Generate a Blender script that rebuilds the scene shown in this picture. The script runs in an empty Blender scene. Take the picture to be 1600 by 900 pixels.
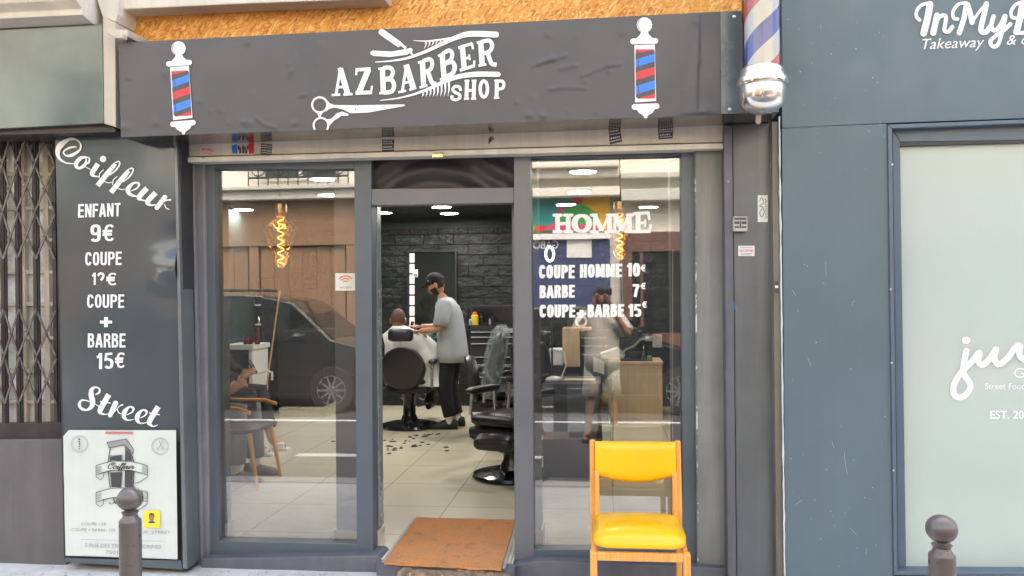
import bpy, bmesh, math, random
from mathutils import Vector, Matrix, noise as mnoise
random.seed(7)
PI = math.pi
scn = bpy.context.scene
COL = scn.collection

# ------------------------------------------------------------------ camera model
F = 1320.0
YAW = math.atan(145 / F); PT = .0049; TH = .010
CAM = Vector((0, -4.55, 1.55))
fw = Vector((-math.sin(YAW) * math.cos(PT), math.cos(YAW) * math.cos(PT), math.sin(PT)))
r0 = Vector((math.cos(YAW), math.sin(YAW), 0)); u0 = r0.cross(fw)
RT = math.cos(TH) * r0 - math.sin(TH) * u0
UP = math.sin(TH) * r0 + math.cos(TH) * u0

def ray(x, y): return fw + (x - 800) / F * RT - (y - 450) / F * UP
def P(x, y, Y):                      # sight line met with the upright plane at depth Y
    d = ray(x, y); return CAM + d * ((Y - CAM.y) / d.y)
def Q(x, y, Z):                      # sight line met with the level plane at height Z
    d = ray(x, y); return CAM + d * ((Z - CAM.z) / d.z)
def R(x, y, Y):                      # a place across the street that the glass mirrors at (x, y)
    p = P(x, y, -Y + .06); p.y = Y; return p

# ------------------------------------------------------------------ mesh helpers
class MB:
    def __init__(s): s.v = []; s.f = []; s.m = []
    def add(s, vs, fs, mi=0):
        b = len(s.v); s.v += [Vector(v) for v in vs]
        for f in fs: s.f.append([b + i for i in f]); s.m.append(mi)
        return s
    def box(s, a, b, mi=0):
        x0, x1 = sorted((a[0], b[0])); y0, y1 = sorted((a[1], b[1])); z0, z1 = sorted((a[2], b[2]))
        return s.add([(x0,y0,z0),(x1,y0,z0),(x1,y1,z0),(x0,y1,z0),(x0,y0,z1),(x1,y0,z1),(x1,y1,z1),(x0,y1,z1)],
              [(0,3,2,1),(4,5,6,7),(0,1,5,4),(1,2,6,5),(2,3,7,6),(3,0,4,7)], mi)
    def prism(s, pts, vec, mi=0):
        n = len(pts); vec = Vector(vec); pts = [Vector(p) for p in pts]
        return s.add(pts + [p + vec for p in pts],
              [tuple(range(n)), tuple(reversed(range(n, 2 * n)))] + [(i, i + n, (i + 1) % n + n, (i + 1) % n) for i in range(n)], mi)
    def px(s, pts, Y, d, mi=0):      # upright slab, its outline seen at those picture points when standing at depth Y
        return s.prism([P(x, y, Y) for x, y in pts], (0, d, 0), mi)
    def pxr(s, x0, y0, x1, y1, Y, d, mi=0): return s.px([(x0,y0),(x1,y0),(x1,y1),(x0,y1)], Y, d, mi)
    def tube(s, pts, r, n=8, mi=0, caps=True, closed=False):
        pts = [Vector(p) for p in pts]; N = len(pts)
        rs = r if isinstance(r, (list, tuple)) else [r] * N
        vs = []; up = None
        for i, p in enumerate(pts):
            a = pts[(i - 1) % N] if (i > 0 or closed) else p
            c = pts[(i + 1) % N] if (i < N - 1 or closed) else p
            t = (c - a).normalized()
            if up is None: up = Vector((0,0,1)) if abs(t.z) < .9 else Vector((0,1,0))
            x = up.cross(t)
            if x.length < 1e-6: x = t.orthogonal()
            x.normalize(); y = t.cross(x); up = y
            for k in range(n):
                an = 2 * PI * k / n
                vs.append(p + (x * math.cos(an) + y * math.sin(an)) * rs[i])
        fs = []
        for i in range(N if closed else N - 1):
            j = (i + 1) % N
            for k in range(n): fs.append((i*n+k, i*n+(k+1)%n, j*n+(k+1)%n, j*n+k))
        if caps and not closed:
            fs.append(tuple(reversed(range(n)))); fs.append(tuple(range((N-1)*n, N*n)))
        return s.add(vs, fs, mi)
    def lathe(s, prof, c=(0,0,0), n=28, mi=0, M=None, caps=True):
        vs = []; fs = []; c = Vector(c)
        for r, z in prof:
            for k in range(n):
                v = Vector((max(r, 1e-5) * math.cos(2*PI*k/n), max(r, 1e-5) * math.sin(2*PI*k/n), z))
                if M is not None: v = M @ v
                vs.append(c + v)
        for i in range(len(prof) - 1):
            for k in range(n): fs.append((i*n+k, i*n+(k+1)%n, (i+1)*n+(k+1)%n, (i+1)*n+k))
        if caps: fs.append(tuple(reversed(range(n)))); fs.append(tuple(range((len(prof)-1)*n, len(prof)*n)))
        return s.add(vs, fs, mi)
    def ell(s, c, r, n=16, m=10, mi=0, M=None):
        c = Vector(c); vs = []; fs = []
        for i in range(m + 1):
            th = PI * i / m
            for k in range(n):
                an = 2 * PI * k / n
                v = Vector((r[0]*max(math.sin(th),1e-4)*math.cos(an), r[1]*max(math.sin(th),1e-4)*math.sin(an), r[2]*math.cos(th)))
                if M is not None: v = M @ v
                vs.append(c + v)
        for i in range(m):
            for k in range(n): fs.append((i*n+k, (i+1)*n+k, (i+1)*n+(k+1)%n, i*n+(k+1)%n))
        return s.add(vs, fs, mi)
    def loft(s, rings, mi=0, caps=True):
        n = len(rings[0]); vs = [Vector(v) for r in rings for v in r]; fs = []
        for i in range(len(rings) - 1):
            for k in range(n): fs.append((i*n+k, i*n+(k+1)%n, (i+1)*n+(k+1)%n, (i+1)*n+k))
        if caps: fs.append(tuple(reversed(range(n)))); fs.append(tuple(range((len(rings)-1)*n, len(rings)*n)))
        return s.add(vs, fs, mi)
    def build(s, name, mats, parent=None, smooth=0, bevel=0, seg=2, recalc=True, local=False):
        off = Vector((0,0,0))
        if parent is not None and not local:
            p = parent
            while p is not None: off += p.location; p = p.parent
        me = bpy.data.meshes.new(name)
        me.from_pydata([tuple(v - off) for v in s.v], [], s.f)
        for m in (mats if isinstance(mats, (list, tuple)) else [mats]): me.materials.append(m)
        me.polygons.foreach_set('material_index', s.m)
        if recalc:
            bm = bmesh.new(); bm.from_mesh(me); bmesh.ops.recalc_face_normals(bm, faces=bm.faces); bm.to_mesh(me); bm.free()
        if smooth:
            me.polygons.foreach_set('use_smooth', [True] * len(me.polygons))
            me.set_sharp_from_angle(angle=math.radians(smooth))
        me.update()
        o = bpy.data.objects.new(name, me); COL.objects.link(o)
        if parent is not None: o.parent = parent
        if bevel:
            b = o.modifiers.new('b', 'BEVEL'); b.width = bevel; b.segments = seg; b.limit_method = 'ANGLE'; b.angle_limit = math.radians(40)
            b.harden_normals = False
        return o

def tag(o, label, cat, group=None):
    o['label'] = label; o['category'] = cat
    if group: o['group'] = group
    return o
def thing(name, label, cat, loc=(0,0,0), rotz=0, group=None):
    o = bpy.data.objects.new(name, None); COL.objects.link(o); o.empty_display_size = .1
    o.location = Vector(loc); o.rotation_euler = (0, 0, rotz)
    return tag(o, label, cat, group)
def structure(o): o['kind'] = 'structure'; return o
def kids(o): return [c for c in COL.objects if c.parent == o]
def dup(o, loc=None, rotz=None, label=None, parent=None):
    c = o.copy(); COL.objects.link(c); c.parent = parent
    if loc is not None: c.location = loc
    if rotz is not None: c.rotation_euler = (0, 0, rotz)
    if label: c['label'] = label
    for k in kids(o): dup(k, parent=c)
    return c

# ------------------------------------------------------------------ materials
def lin(c): return c / 12.92 if c <= .04045 else ((c + .055) / 1.055) ** 2.4
def S(r, g, b, k=1.0): return tuple(lin(x / 255) * k for x in (r, g, b))

class NT:
    def __init__(s, name):
        s.mat = bpy.data.materials.new(name); s.mat.use_nodes = True
        s.t = s.mat.node_tree; s.t.nodes.clear()
        s.out = s.n('ShaderNodeOutputMaterial'); s.tc = s.n('ShaderNodeTexCoord')
    def n(s, t, **kw):
        x = s.t.nodes.new(t)
        for k, v in kw.items(): setattr(x, k, v)
        return x
    def l(s, a, b): s.t.links.new(a, b)
    def mapping(s, scale=(1,1,1), rot=(0,0,0), loc=(0,0,0)):
        m = s.n('ShaderNodeMapping'); m.inputs['Scale'].default_value = scale; m.inputs['Rotation'].default_value = rot; m.inputs['Location'].default_value = loc
        s.l(s.tc.outputs['Object'], m.inputs['Vector']); return m.outputs['Vector']
    def noise(s, scale, detail=4, rough=.55, vec=None, dist=0):
        x = s.n('ShaderNodeTexNoise'); x.inputs['Scale'].default_value = scale; x.inputs['Detail'].default_value = detail
        x.inputs['Roughness'].default_value = rough; x.inputs['Distortion'].default_value = dist
        s.l(vec if vec is not None else s.tc.outputs['Object'], x.inputs['Vector']); return x.outputs['Fac']
    def ramp(s, fac, stops):
        x = s.n('ShaderNodeValToRGB'); e = x.color_ramp.elements
        while len(e) < len(stops): e.new(.5)
        for i, (p, c) in enumerate(stops):
            e[i].position = p; e[i].color = (*c, 1) if not isinstance(c, (int, float)) else (c, c, c, 1)
        s.l(fac, x.inputs['Fac']); return x.outputs['Color']
    def mix(s, fac, a, b, mode='MIX'):
        x = s.n('ShaderNodeMix', data_type='RGBA', blend_type=mode)
        for sock, v in ((x.inputs[0], fac), (x.inputs[6], a), (x.inputs[7], b)):
            if isinstance(v, (int, float)): sock.default_value = v
            elif isinstance(v, tuple): sock.default_value = (*v, 1)
            else: s.l(v, sock)
        return x.outputs[2]
    def bump(s, h, strength=.2, dist=.01, normal=None):
        x = s.n('ShaderNodeBump'); x.inputs['Strength'].default_value = strength; x.inputs['Distance'].default_value = dist
        s.l(h, x.inputs['Height'])
        if normal is not None: s.l(normal, x.inputs['Normal'])
        return x.outputs['Normal']
    def bsdf(s, col, rough, metal=0, normal=None, **kw):
        x = s.n('ShaderNodeBsdfPrincipled')
        for k, v in (('Base Color', col), ('Roughness', rough), ('Metallic', metal), *kw.items()):
            sock = x.inputs[k.replace('_', ' ')]
            if isinstance(v, tuple): sock.default_value = (*v, 1) if len(v) == 3 else v
            elif isinstance(v, (int, float)): sock.default_value = v
            else: s.l(v, sock)
        if normal is not None: s.l(normal, x.inputs['Normal'])
        s.l(x.outputs[0], s.out.inputs[0]); return x

def pbr(name, col, rough=.5, metal=0, var=.12, vs=3, bump=.06, bs=60, chips=None, streak=0, coat=0, spec=.5, wave=None, warm=0):
    t = NT(name)
    n1 = t.noise(vs, 5, .6)
    c = t.ramp(n1, [(.3, tuple(x * (1 - var) for x in col)), (.7, tuple(x * (1 + var) for x in col))])
    if streak:
        st = t.noise(1, 4, .6, t.mapping((14, 14, .7)))
        c = t.mix(t.ramp(st, [(.48, 0.), (.72, streak)]), c, tuple(min(1, x * 1.5 + .02) for x in col))
        st2 = t.noise(1, 4, .6, t.mapping((9, 9, .5), loc=(3, 1, 7)))
        c = t.mix(t.ramp(st2, [(.5, 0.), (.75, streak)]), c, tuple(x * .55 for x in col))
    h = t.noise(bs, 4, .6)
    nrm = t.bump(h, bump, .004)
    if chips:
        cc, lo, sc = chips
        k = t.noise(sc, 8, .72, t.mapping((1, 1, .6)))
        k = t.ramp(k, [(lo, 0.), (lo + .012, 1.)])
        c = t.mix(k, c, cc)
    if wave:
        w = t.noise(wave[0], 2, .5); nrm = t.bump(w, wave[1], .02, nrm)
    r = t.ramp(t.noise(vs * 3, 4), [(.3, max(0, rough - .08)), (.7, min(1, rough + .08))])
    t.bsdf(c, r, metal, nrm, Coat_Weight=coat, Specular_IOR_Level=spec)
    return t.mat

def flat(name, col, rough=.5, metal=0, **kw): return pbr(name, col, rough, metal, var=.04, vs=6, bump=.01, **kw)
def emit(name, col, strength):
    t = NT(name); e = t.n('ShaderNodeEmission'); e.inputs[0].default_value = (*col, 1); e.inputs[1].default_value = strength
    t.l(e.outputs[0], t.out.inputs[0]); return t.mat
def glass(name, refl=2.4, tint=(.93, .95, .94), rough=0.0, base=.0, dirt=.0):
    t = NT(name)
    tr = t.n('ShaderNodeBsdfTransparent'); tr.inputs[0].default_value = (*tint, 1)
    gl = t.n('ShaderNodeBsdfGlossy'); gl.inputs['Roughness'].default_value = rough; gl.inputs[0].default_value = (1, 1, 1, 1)
    fr = t.n('ShaderNodeFresnel'); fr.inputs[0].default_value = 1.5
    ma = t.n('ShaderNodeMath', operation='MULTIPLY_ADD', use_clamp=True); ma.inputs[1].default_value = refl; ma.inputs[2].default_value = base
    t.l(fr.outputs[0], ma.inputs[0])
    mx = t.n('ShaderNodeMixShader'); t.l(ma.outputs[0], mx.inputs[0]); t.l(tr.outputs[0], mx.inputs[1]); t.l(gl.outputs[0], mx.inputs[2])
    last = mx
    if dirt:
        df = t.n('ShaderNodeBsdfDiffuse'); df.inputs[0].default_value = (.6, .6, .57, 1)
        k = t.ramp(t.noise(2.2, 6, .65, t.mapping((1, 1, .6))), [(.4, dirt * .25), (.75, dirt)])
        m2 = t.n('ShaderNodeMixShader'); t.l(k, m2.inputs[0]); t.l(mx.outputs[0], m2.inputs[1]); t.l(df.outputs[0], m2.inputs[2]); last = m2
    t.l(last.outputs[0], t.out.inputs[0]); return t.mat

M = {}
CH = S(205, 205, 198)
M['vinyl'] = pbr('black_vinyl', (.079, .077, .081), .42, var=.05, vs=1.5, bump=.03, bs=220, wave=(3, .05))
M['plate'] = pbr('grey_metal_plate', (.11, .125, .135), .25, .2, var=.12, streak=.3, bump=.03, chips=((.5,.52,.52), .74, 5))
M['white'] = flat('white_vinyl', (.86, .86, .86), .4)
M['gwhite'] = flat('window_lettering_vinyl', (.84, .84, .82), .5)
M['eblue'] = flat('sign_blue', S(52, 128, 235), .4)
M['ered'] = flat('sign_red', S(230, 52, 62), .4)
M['edark'] = flat('sign_dark', (.07, .068, .07), .4)
M['glossunder'] = pbr('polished_underside', (.27, .27, .25), .16, .9, var=.4, vs=2, bump=.04, bs=30)
M['shutter'] = pbr('shutter_beige_metal', S(226, 220, 208), .45, .1, var=.15, vs=3, chips=(S(70,55,40), .66, 7), streak=.3)
M['frame'] = pbr('anthracite_aluminium', S(94, 103, 110), .42, .25, var=.07, vs=2, bump=.02, bs=300, chips=(CH, .75, 6))
M['framelt'] = pbr('grey_aluminium_frame', S(112, 114, 118), .38, .3, var=.07, vs=2, bump=.02, bs=300)
M['dark'] = pbr('dark_frame_paint', S(54, 56, 60), .5, var=.1)
M['jamb'] = pbr('painted_jamb', S(112, 112, 116), .5, var=.16, vs=4, bump=.5, bs=28, chips=(CH, .70, 7), streak=.35)
M['jambsm'] = pbr('dirty_steel_panel', S(102, 106, 107), .38, .3, var=.15, vs=2.5, bump=.05, streak=.4, chips=(S(190,188,180), .72, 6))
M['jambgreen'] = pbr('worn_grey_jamb', S(128, 131, 127), .5, .1, var=.16, vs=3, bump=.12, bs=25, streak=.5, chips=(CH, .70, 5))
M['rail'] = pbr('shutter_guide_paint', S(96, 97, 104), .45, .2, var=.1, vs=4, chips=(CH, .69, 9), streak=.3)
M['moss'] = pbr('mossy_gap', S(78, 74, 58), .9, var=.4, vs=12, bump=.8, bs=40)
M['beigestrip'] = pbr('brown_edge_strip', S(120, 112, 100), .6, var=.2, streak=.5, chips=(CH, .68, 9))
M['silicone'] = pbr('silicone_bead', S(205, 208, 208), .35, var=.1, bump=.2, bs=20)
M['clad'] = pbr('blue_grey_cladding', S(91, 108, 116), .46, .05, var=.08, vs=1.6, bump=.03, bs=400, chips=(S(165,178,182), .69, 12), streak=.06)
M['cladtrim'] = pbr('blue_grey_trim', S(90, 104, 118), .42, .1, var=.06, vs=3, chips=(S(180,188,190), .74, 8))
M['step'] = pbr('painted_concrete_step', S(96, 97, 104), .7, var=.16, vs=5, bump=.5, bs=24, chips=(S(176,172,166), .69, 8), streak=.25)
M['stepbroken'] = pbr('broken_masonry', S(138, 118, 100), .95, var=.5, vs=14, bump=1, bs=30, chips=(S(215,208,195), .6, 10))
M['wallgrey'] = pbr('grey_dado_paint', S(102, 99, 98), .75, var=.08, vs=2.5, bump=.35, bs=20, chips=(S(205,198,190), .71, 7), streak=.2)
M['cream'] = pbr('cream_stone', S(216, 208, 194), .85, var=.07, vs=3, bump=.2, bs=50, streak=.2)
M['creamedge'] = pbr('cream_painted_trim', S(196, 186, 170), .6, var=.08, vs=4, streak=.2, chips=(S(120,105,85), .72, 6))
M['neigh'] = pbr('glossy_grey_fascia', S(98, 107, 107), .14, .5, var=.35, vs=1.1, bump=.08, bs=2.5)
M['rustdark'] = pbr('dark_brown_steel', S(62, 54, 53), .45, .2, var=.25, vs=8, bump=.2, chips=(S(130,112,100), .70, 20))
M['muntin'] = pbr('old_cream_woodwork', S(204, 192, 172), .7, var=.15, vs=6, bump=.2)
M['beech'] = pbr('beech_wood', S(240, 170, 84), .4, var=.10, vs=9, bump=.03, coat=.2)
M['yellow'] = pbr('yellow_leatherette', (.95, .49, .003), .36, var=.03, vs=3, bump=.08, bs=300, coat=.15)
M['bollard'] = pbr('brown_bollard_paint', S(104, 96, 93), .32, .25, var=.1, vs=6, bump=.06, bs=40, chips=(S(165,156,150), .745, 9))
M['chrome'] = pbr('polished_chrome', (.92, .92, .90), .2, 1, var=.03)
M['steel'] = pbr('brushed_steel', (.6, .6, .6), .3, .9, var=.08)
M['blk'] = pbr('black_leatherette', (.018, .018, .019), .38, var=.2, bump=.08, bs=150)
M['blkgloss'] = pbr('black_gloss_enamel', (.012, .012, .013), .15, var=.1)
M['blkmat'] = pbr('black_matt', (.016, .016, .017), .6, var=.2)
M['rubber'] = pbr('black_rubber', (.022, .022, .022), .7, var=.2)
M['whitepl'] = flat('white_plastic', (.75, .76, .74), .35)
M['lightwood'] = None
M['plainwall'] = pbr('grey_interior_paint', S(122, 126, 132), .6, var=.05, bump=.05)
M['darkwall'] = pbr('dark_interior_paint', S(52, 66, 66), .6, var=.1, bump=.05)
M['ceil'] = pbr('dark_ceiling_paint', S(40, 46, 48), .6, var=.06)
M['skirt'] = pbr('cream_tile_skirting', S(205, 198, 176), .3, var=.04)
M['gold'] = pbr('brass_cap', (.75, .52, .25), .25, 1)
M['paper'] = pbr('poster_board', S(210, 216, 208), .35, var=.05, vs=2, streak=.08, bump=.03, chips=(S(150,145,138), .735, 5), wave=(2.2, .12))
M['ink'] = flat('poster_ink', (.06, .06, .062), .5)
M['inkgrey'] = flat('poster_grey_ink', (.30, .31, .31), .5)
M['pinkred'] = flat('poster_red_ink', S(205, 120, 120), .5)
M['snapy'] = flat('sticker_yellow', S(240, 222, 60), .45)
M['skin1'] = pbr('skin', S(196, 146, 118), .5, var=.06, vs=20)
M['skin2'] = pbr('skin_tan', S(168, 116, 90), .5, var=.06, vs=20)
M['hair'] = pbr('dark_hair', (.02, .015, .012), .6, var=.3, vs=60, bump=.5, bs=150)
M['hairbrown'] = pbr('short_brown_hair', S(92, 62, 48), .7, var=.2, vs=60, bump=.4, bs=200)
M['tee'] = pbr('grey_cotton', S(170, 176, 178), .9, var=.05, vs=6, bump=.4, bs=12)
M['teebeige'] = pbr('pale_cotton', S(200, 194, 184), .9, var=.05, vs=6, bump=.4, bs=12)
M['blackcloth'] = pbr('black_cloth', (.012, .012, .014), .9, var=.2, bump=.4, bs=14)
M['greycloth'] = pbr('slate_cloth', (.16, .18, .20), .9, var=.15, bump=.4, bs=14)
M['cape'] = pbr('white_barber_cape', S(238, 242, 236), .6, var=.05, bump=.3, bs=9)
M['sock'] = flat('white_sock', (.7, .7, .68), .9)
M['amber'] = glass('amber_bulb_glass', 3.0, (1.0, .74, .40), 0, .03)
M['clear'] = glass('clear_acrylic', 3.0, (.93, .96, .95), 0, .03)
def m_film():
    t = NT('plastic_film')
    tr = t.n('ShaderNodeBsdfTransparent'); tr.inputs[0].default_value = (.9, .96, .94, 1)
    df = t.n('ShaderNodeBsdfPrincipled'); df.inputs['Base Color'].default_value = (.60, .70, .66, 1); df.inputs['Roughness'].default_value = .22
    n = t.noise(7, 4, .6, None, 1.5)
    t.l(t.bump(n, .3, .02), df.inputs['Normal'])
    mx = t.n('ShaderNodeMixShader'); t.l(t.ramp(n, [(.35, .10), (.65, .40)]), mx.inputs[0])
    t.l(tr.outputs[0], mx.inputs[1]); t.l(df.outputs[0], mx.inputs[2]); t.l(mx.outputs[0], t.out.inputs[0]); return t.mat
M['film'] = m_film()
M['pane'] = glass('shop_window_glass', 3.1, (.97, .975, .96), 0, .03, dirt=.02)
M['lamp'] = emit('lamp_diffuser', (1, .98, .93), 29)
M['ledstrip'] = emit('led_strip', (1, .95, .85), .28)
M['filament'] = emit('filament', (1, .46, .10), 1.7)
M['ring'] = emit('ring_lamp', (.95, 1, 1), .7)
M['asphalt'] = pbr('asphalt', (.055, .055, .057), .85, var=.2, vs=1.2, bump=.6, bs=160)
M['mark'] = pbr('road_paint', (.6, .6, .58), .7, var=.15, vs=12, bump=.3, bs=100)
M['pave'] = pbr('pale_pavement', S(206, 200, 194), .85, var=.15, vs=3.5, bump=.7, bs=45, chips=(S(128,120,112), .63, 9), streak=.25)
M['kerb'] = pbr('granite_kerb', S(170, 166, 162), .8, var=.15, vs=30, bump=.3, bs=90)

def m_osb():
    t = NT('oriented_strand_board')
    cols = []
    for i, (rot, sc) in enumerate([(.35, (20, 95, 95)), (-.7, (24, 110, 110)), (1.2, (22, 100, 100)), (.0, (18, 120, 120)), (-.25, (26, 100, 100)), (2.2, (26, 110, 110))]):
        v = t.n('ShaderNodeTexVoronoi'); v.inputs['Scale'].default_value = 1; v.inputs['Randomness'].default_value = 1
        mp = t.n('ShaderNodeMapping', vector_type='TEXTURE'); mp.inputs['Location'].default_value = (i*3.7, 0, i*1.3); mp.inputs['Rotation'].default_value = (0, rot, 0); mp.inputs['Scale'].default_value = (1/sc[0]*.8, 50, 1/sc[2])
        t.l(t.tc.outputs['Object'], mp.inputs['Vector']); t.l(mp.outputs[0], v.inputs['Vector'])
        s = t.n('ShaderNodeSeparateColor'); t.l(v.outputs['Color'], s.inputs[0])
        cols.append((t.ramp(s.outputs[0], [(0, S(176, 104, 36)), (.2, S(212, 140, 56)), (.7, S(226, 160, 74)), (1, S(240, 192, 116))]), s.outputs[1], v.outputs['Distance']))
    c = cols[0][0]
    for cc, k, d in cols[1:]:
        c = t.mix(t.ramp(k, [(.52, 0.), (.54, 1.)]), c, cc)
    dk = t.noise(26, 6, .7); c = t.mix(t.ramp(dk, [(.64, 0.), (.72, .7)]), c, S(96, 58, 24))
    t.bsdf(c, .6, 0, t.bump(cols[1][2], .3, .004)); return t.mat
M['osb'] = m_osb()

def m_wood(name, a, b, scale=(30, 30, 1.6), rough=.5):
    t = NT(name)
    n = t.noise(1, 5, .6, t.mapping(scale), 1.2)
    n2 = t.noise(3, 3)
    c = t.ramp(n, [(.3, a), (.7, b)]); c = t.mix(t.ramp(n2, [(.3, 0.), (.8, .35)]), c, tuple(x * .75 for x in a))
    t.bsdf(c, rough, 0, t.bump(n, .1, .003)); return t.mat
M['beech'] = m_wood('beech_wood_grain', S(226, 152, 70), S(246, 184, 102), (60, 60, 2.2), .38)
M['lightwood'] = m_wood('light_oak_laminate', S(206, 176, 140), S(222, 196, 162))
M['storewood'] = m_wood('brown_timber_shopfront', S(128, 101, 76), S(150, 119, 92))
M['redwood'] = m_wood('dark_red_timber', S(88, 58, 48), S(108, 74, 62))
M['stick'] = m_wood('pale_wood_stick', S(190, 150, 90), S(206, 168, 110))

def m_stone():
    t = NT('black_split_face_stone')
    mp = t.n('ShaderNodeMapping'); mp.inputs['Rotation'].default_value = (PI / 2, 0, 0)
    t.l(t.tc.outputs['Object'], mp.inputs['Vector'])
    b = t.n('ShaderNodeTexBrick'); b.inputs['Scale'].default_value = 1; b.inputs['Brick Width'].default_value = .38; b.inputs['Row Height'].default_value = .135
    b.inputs['Mortar Size'].default_value = .005; b.inputs['Mortar Smooth'].default_value = 1; b.inputs['Color1'].default_value = (1,1,1,1); b.inputs['Color2'].default_value = (.35,.40,.38,1); b.inputs['Mortar'].default_value = (.12,.12,.12,1)
    t.l(mp.outputs[0], b.inputs['Vector'])
    n = t.noise(8, 9, .68, t.mapping((1, 1, 1.7)), .6); n2 = t.noise(3.2, 5, .6)
    c = t.ramp(n, [(.44, (.0015, .003, .003)), (.55, (.006, .013, .013)), (.63, (.026, .050, .046)), (.73, (.15, .21, .18))])
    c = t.mix(1., c, b.outputs['Color'], 'MULTIPLY')
    hs = t.n('ShaderNodeMath', operation='ADD'); t.l(n2, hs.inputs[0])
    inv = t.n('ShaderNodeMath', operation='MULTIPLY'); inv.inputs[1].default_value = -.7; t.l(b.outputs['Fac'], inv.inputs[0]); t.l(inv.outputs[0], hs.inputs[1])
    t.bsdf(c, .42, 0, t.bump(n, .55, .03, t.bump(hs.outputs[0], .8, .05))); return t.mat
M['stone'] = m_stone()

def m_tiles():
    t = NT('beige_floor_tiles')
    b = t.n('ShaderNodeTexBrick'); b.offset = 0; b.inputs['Scale'].default_value = 1; b.inputs['Brick Width'].default_value = .55; b.inputs['Row Height'].default_value = .66
    b.inputs['Mortar Size'].default_value = .0035; b.inputs['Mortar Smooth'].default_value = 0
    b.inputs['Color1'].default_value = (*S(216, 208, 182), 1); b.inputs['Color2'].default_value = (*S(213, 205, 180), 1); b.inputs['Mortar'].default_value = (*S(160, 150, 126), 1)
    t.l(t.mapping(loc=(-.04, -.36, 0)), b.inputs['Vector'])
    n = t.noise(2.5, 5); c = t.mix(t.ramp(n, [(.2, 0.), (.9, .10)]), b.outputs['Color'], S(190, 180, 150))
    t.bsdf(c, .24, 0, t.bump(b.outputs['Fac'], -.15, .003)); return t.mat
M['tiles'] = m_tiles()

def m_coir():
    t = NT('coir_mat')
    n = t.noise(130, 4, .8); n2 = t.noise(5, 4)
    c = t.ramp(n, [(.3, S(166, 98, 50)), (.55, S(220, 146, 84)), (.75, S(246, 186, 124))])
    c = t.mix(t.ramp(n2, [(.35, 0.), (.7, .6)]), c, S(178, 132, 92)); n3 = t.noise(11, 6, .7); c = t.mix(t.ramp(n3, [(.56, 0.), (.70, .55)]), c, S(118, 86, 62))
    t.bsdf(c, .95, 0, t.bump(n, .9, .006)); return t.mat
M['coir'] = m_coir()

def m_tarp():
    t = NT('black_plastic_film')
    n = t.noise(1, 2, .4, t.mapping((.9, 1, 2.2), (0, .25, 0)), 1.3)
    t.bsdf((.03, .029, .034), .46, 0, t.bump(n, .4, .05)); return t.mat
M['tarp'] = m_tarp()

def m_frost():
    t = NT('frosted_window_film')
    g = t.n('ShaderNodeBsdfPrincipled'); g.inputs['Base Color'].default_value = (*S(212, 222, 214), 1); g.inputs['Roughness'].default_value = .12; g.inputs['Specular IOR Level'].default_value = .6
    tr = t.n('ShaderNodeBsdfTransparent'); tr.inputs[0].default_value = (.85, .95, .9, 1)
    mx = t.n('ShaderNodeMixShader'); mx.inputs[0].default_value = .36
    t.l(g.outputs[0], mx.inputs[1]); t.l(tr.outputs[0], mx.inputs[2]); t.l(mx.outputs[0], t.out.inputs[0]); return t.mat
M['frost'] = m_frost()
def m_obscure():
    t = NT('obscured_old_glass')
    n = t.noise(7, 5, .6); n2 = t.noise(24, 4)
    c = t.ramp(n, [(.3, S(150, 155, 150)), (.5, S(208, 211, 205)), (.72, S(248, 248, 244))])
    t.bsdf(c, .18, 0, t.bump(n2, .3, .01), Coat_Weight=.4); return t.mat
M['obscure'] = m_obscure()
def m_mural():
    t = NT('painted_mural')
    v = t.n('ShaderNodeTexVoronoi'); v.inputs['Scale'].default_value = 1.5; t.l(t.mapping((1, 1, 1.6)), v.inputs['Vector'])
    s = t.n('ShaderNodeSeparateColor'); t.l(v.outputs['Color'], s.inputs[0])
    r = t.n('ShaderNodeValToRGB'); r.color_ramp.interpolation = 'CONSTANT'; e = r.color_ramp.elements
    for i, (p, c) in enumerate([(0, S(20, 140, 140)), (.3, S(215, 50, 60)), (.5, S(30, 150, 145)), (.68, S(235, 180, 40)), (.82, S(225, 70, 110)), (.92, S(60, 170, 80))]):
        if i >= 2: e.new(p)
        e[i].position = p; e[i].color = (*c, 1)
    t.l(s.outputs[0], r.inputs[0]); t.bsdf(r.outputs[0], .6); return t.mat
M['mural'] = m_mural()
M['pblue'] = pbr('navy_shopfront_paint', S(50, 62, 104), .45, var=.08)
M['carblue'] = pbr('dark_blue_car_paint', (.012, .016, .028), .2, .3, var=.04, bump=.0, coat=1)
M['carblack'] = pbr('black_car_paint', (.010, .011, .013), .2, .3, var=.04, bump=.0, coat=1)
M['carglass'] = flat('dark_car_glass', (.012, .014, .016), .05)
M['fac2'] = pbr('pale_stone_facade', S(232, 228, 214), .85, var=.05, vs=1.5, bump=.2, bs=30)
M['fac3'] = pbr('grey_stone_facade', S(200, 200, 190), .85, var=.06, vs=1.5, bump=.2, bs=30)
M['iron'] = pbr('black_ironwork', (.02, .022, .024), .5, .3)
M['greenglass'] = flat('dim_window_glass', S(60, 84, 80), .08)

# ------------------------------------------------------------------ lettering helpers
_fc = {}
def font_mesh(s, offset=0., shear=0.):
    k = (s, offset, shear)
    if k in _fc: return _fc[k]
    cu = bpy.data.curves.new('text', 'FONT'); cu.body = s; cu.size = 1; cu.offset = offset; cu.shear = shear; cu.resolution_u = 4
    o = bpy.data.objects.new('text', cu); COL.objects.link(o)
    bpy.context.view_layer.update()
    dg = bpy.context.evaluated_depsgraph_get()
    me = bpy.data.meshes.new_from_object(o.evaluated_get(dg))
    r = ([tuple(v.co[:2]) for v in me.vertices], [tuple(p.vertices) for p in me.polygons])
    bpy.data.objects.remove(o); bpy.data.meshes.remove(me); bpy.data.curves.remove(cu)
    _fc[k] = r; return r
CAP = max(v[1] for v in font_mesh('H')[0])

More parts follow.
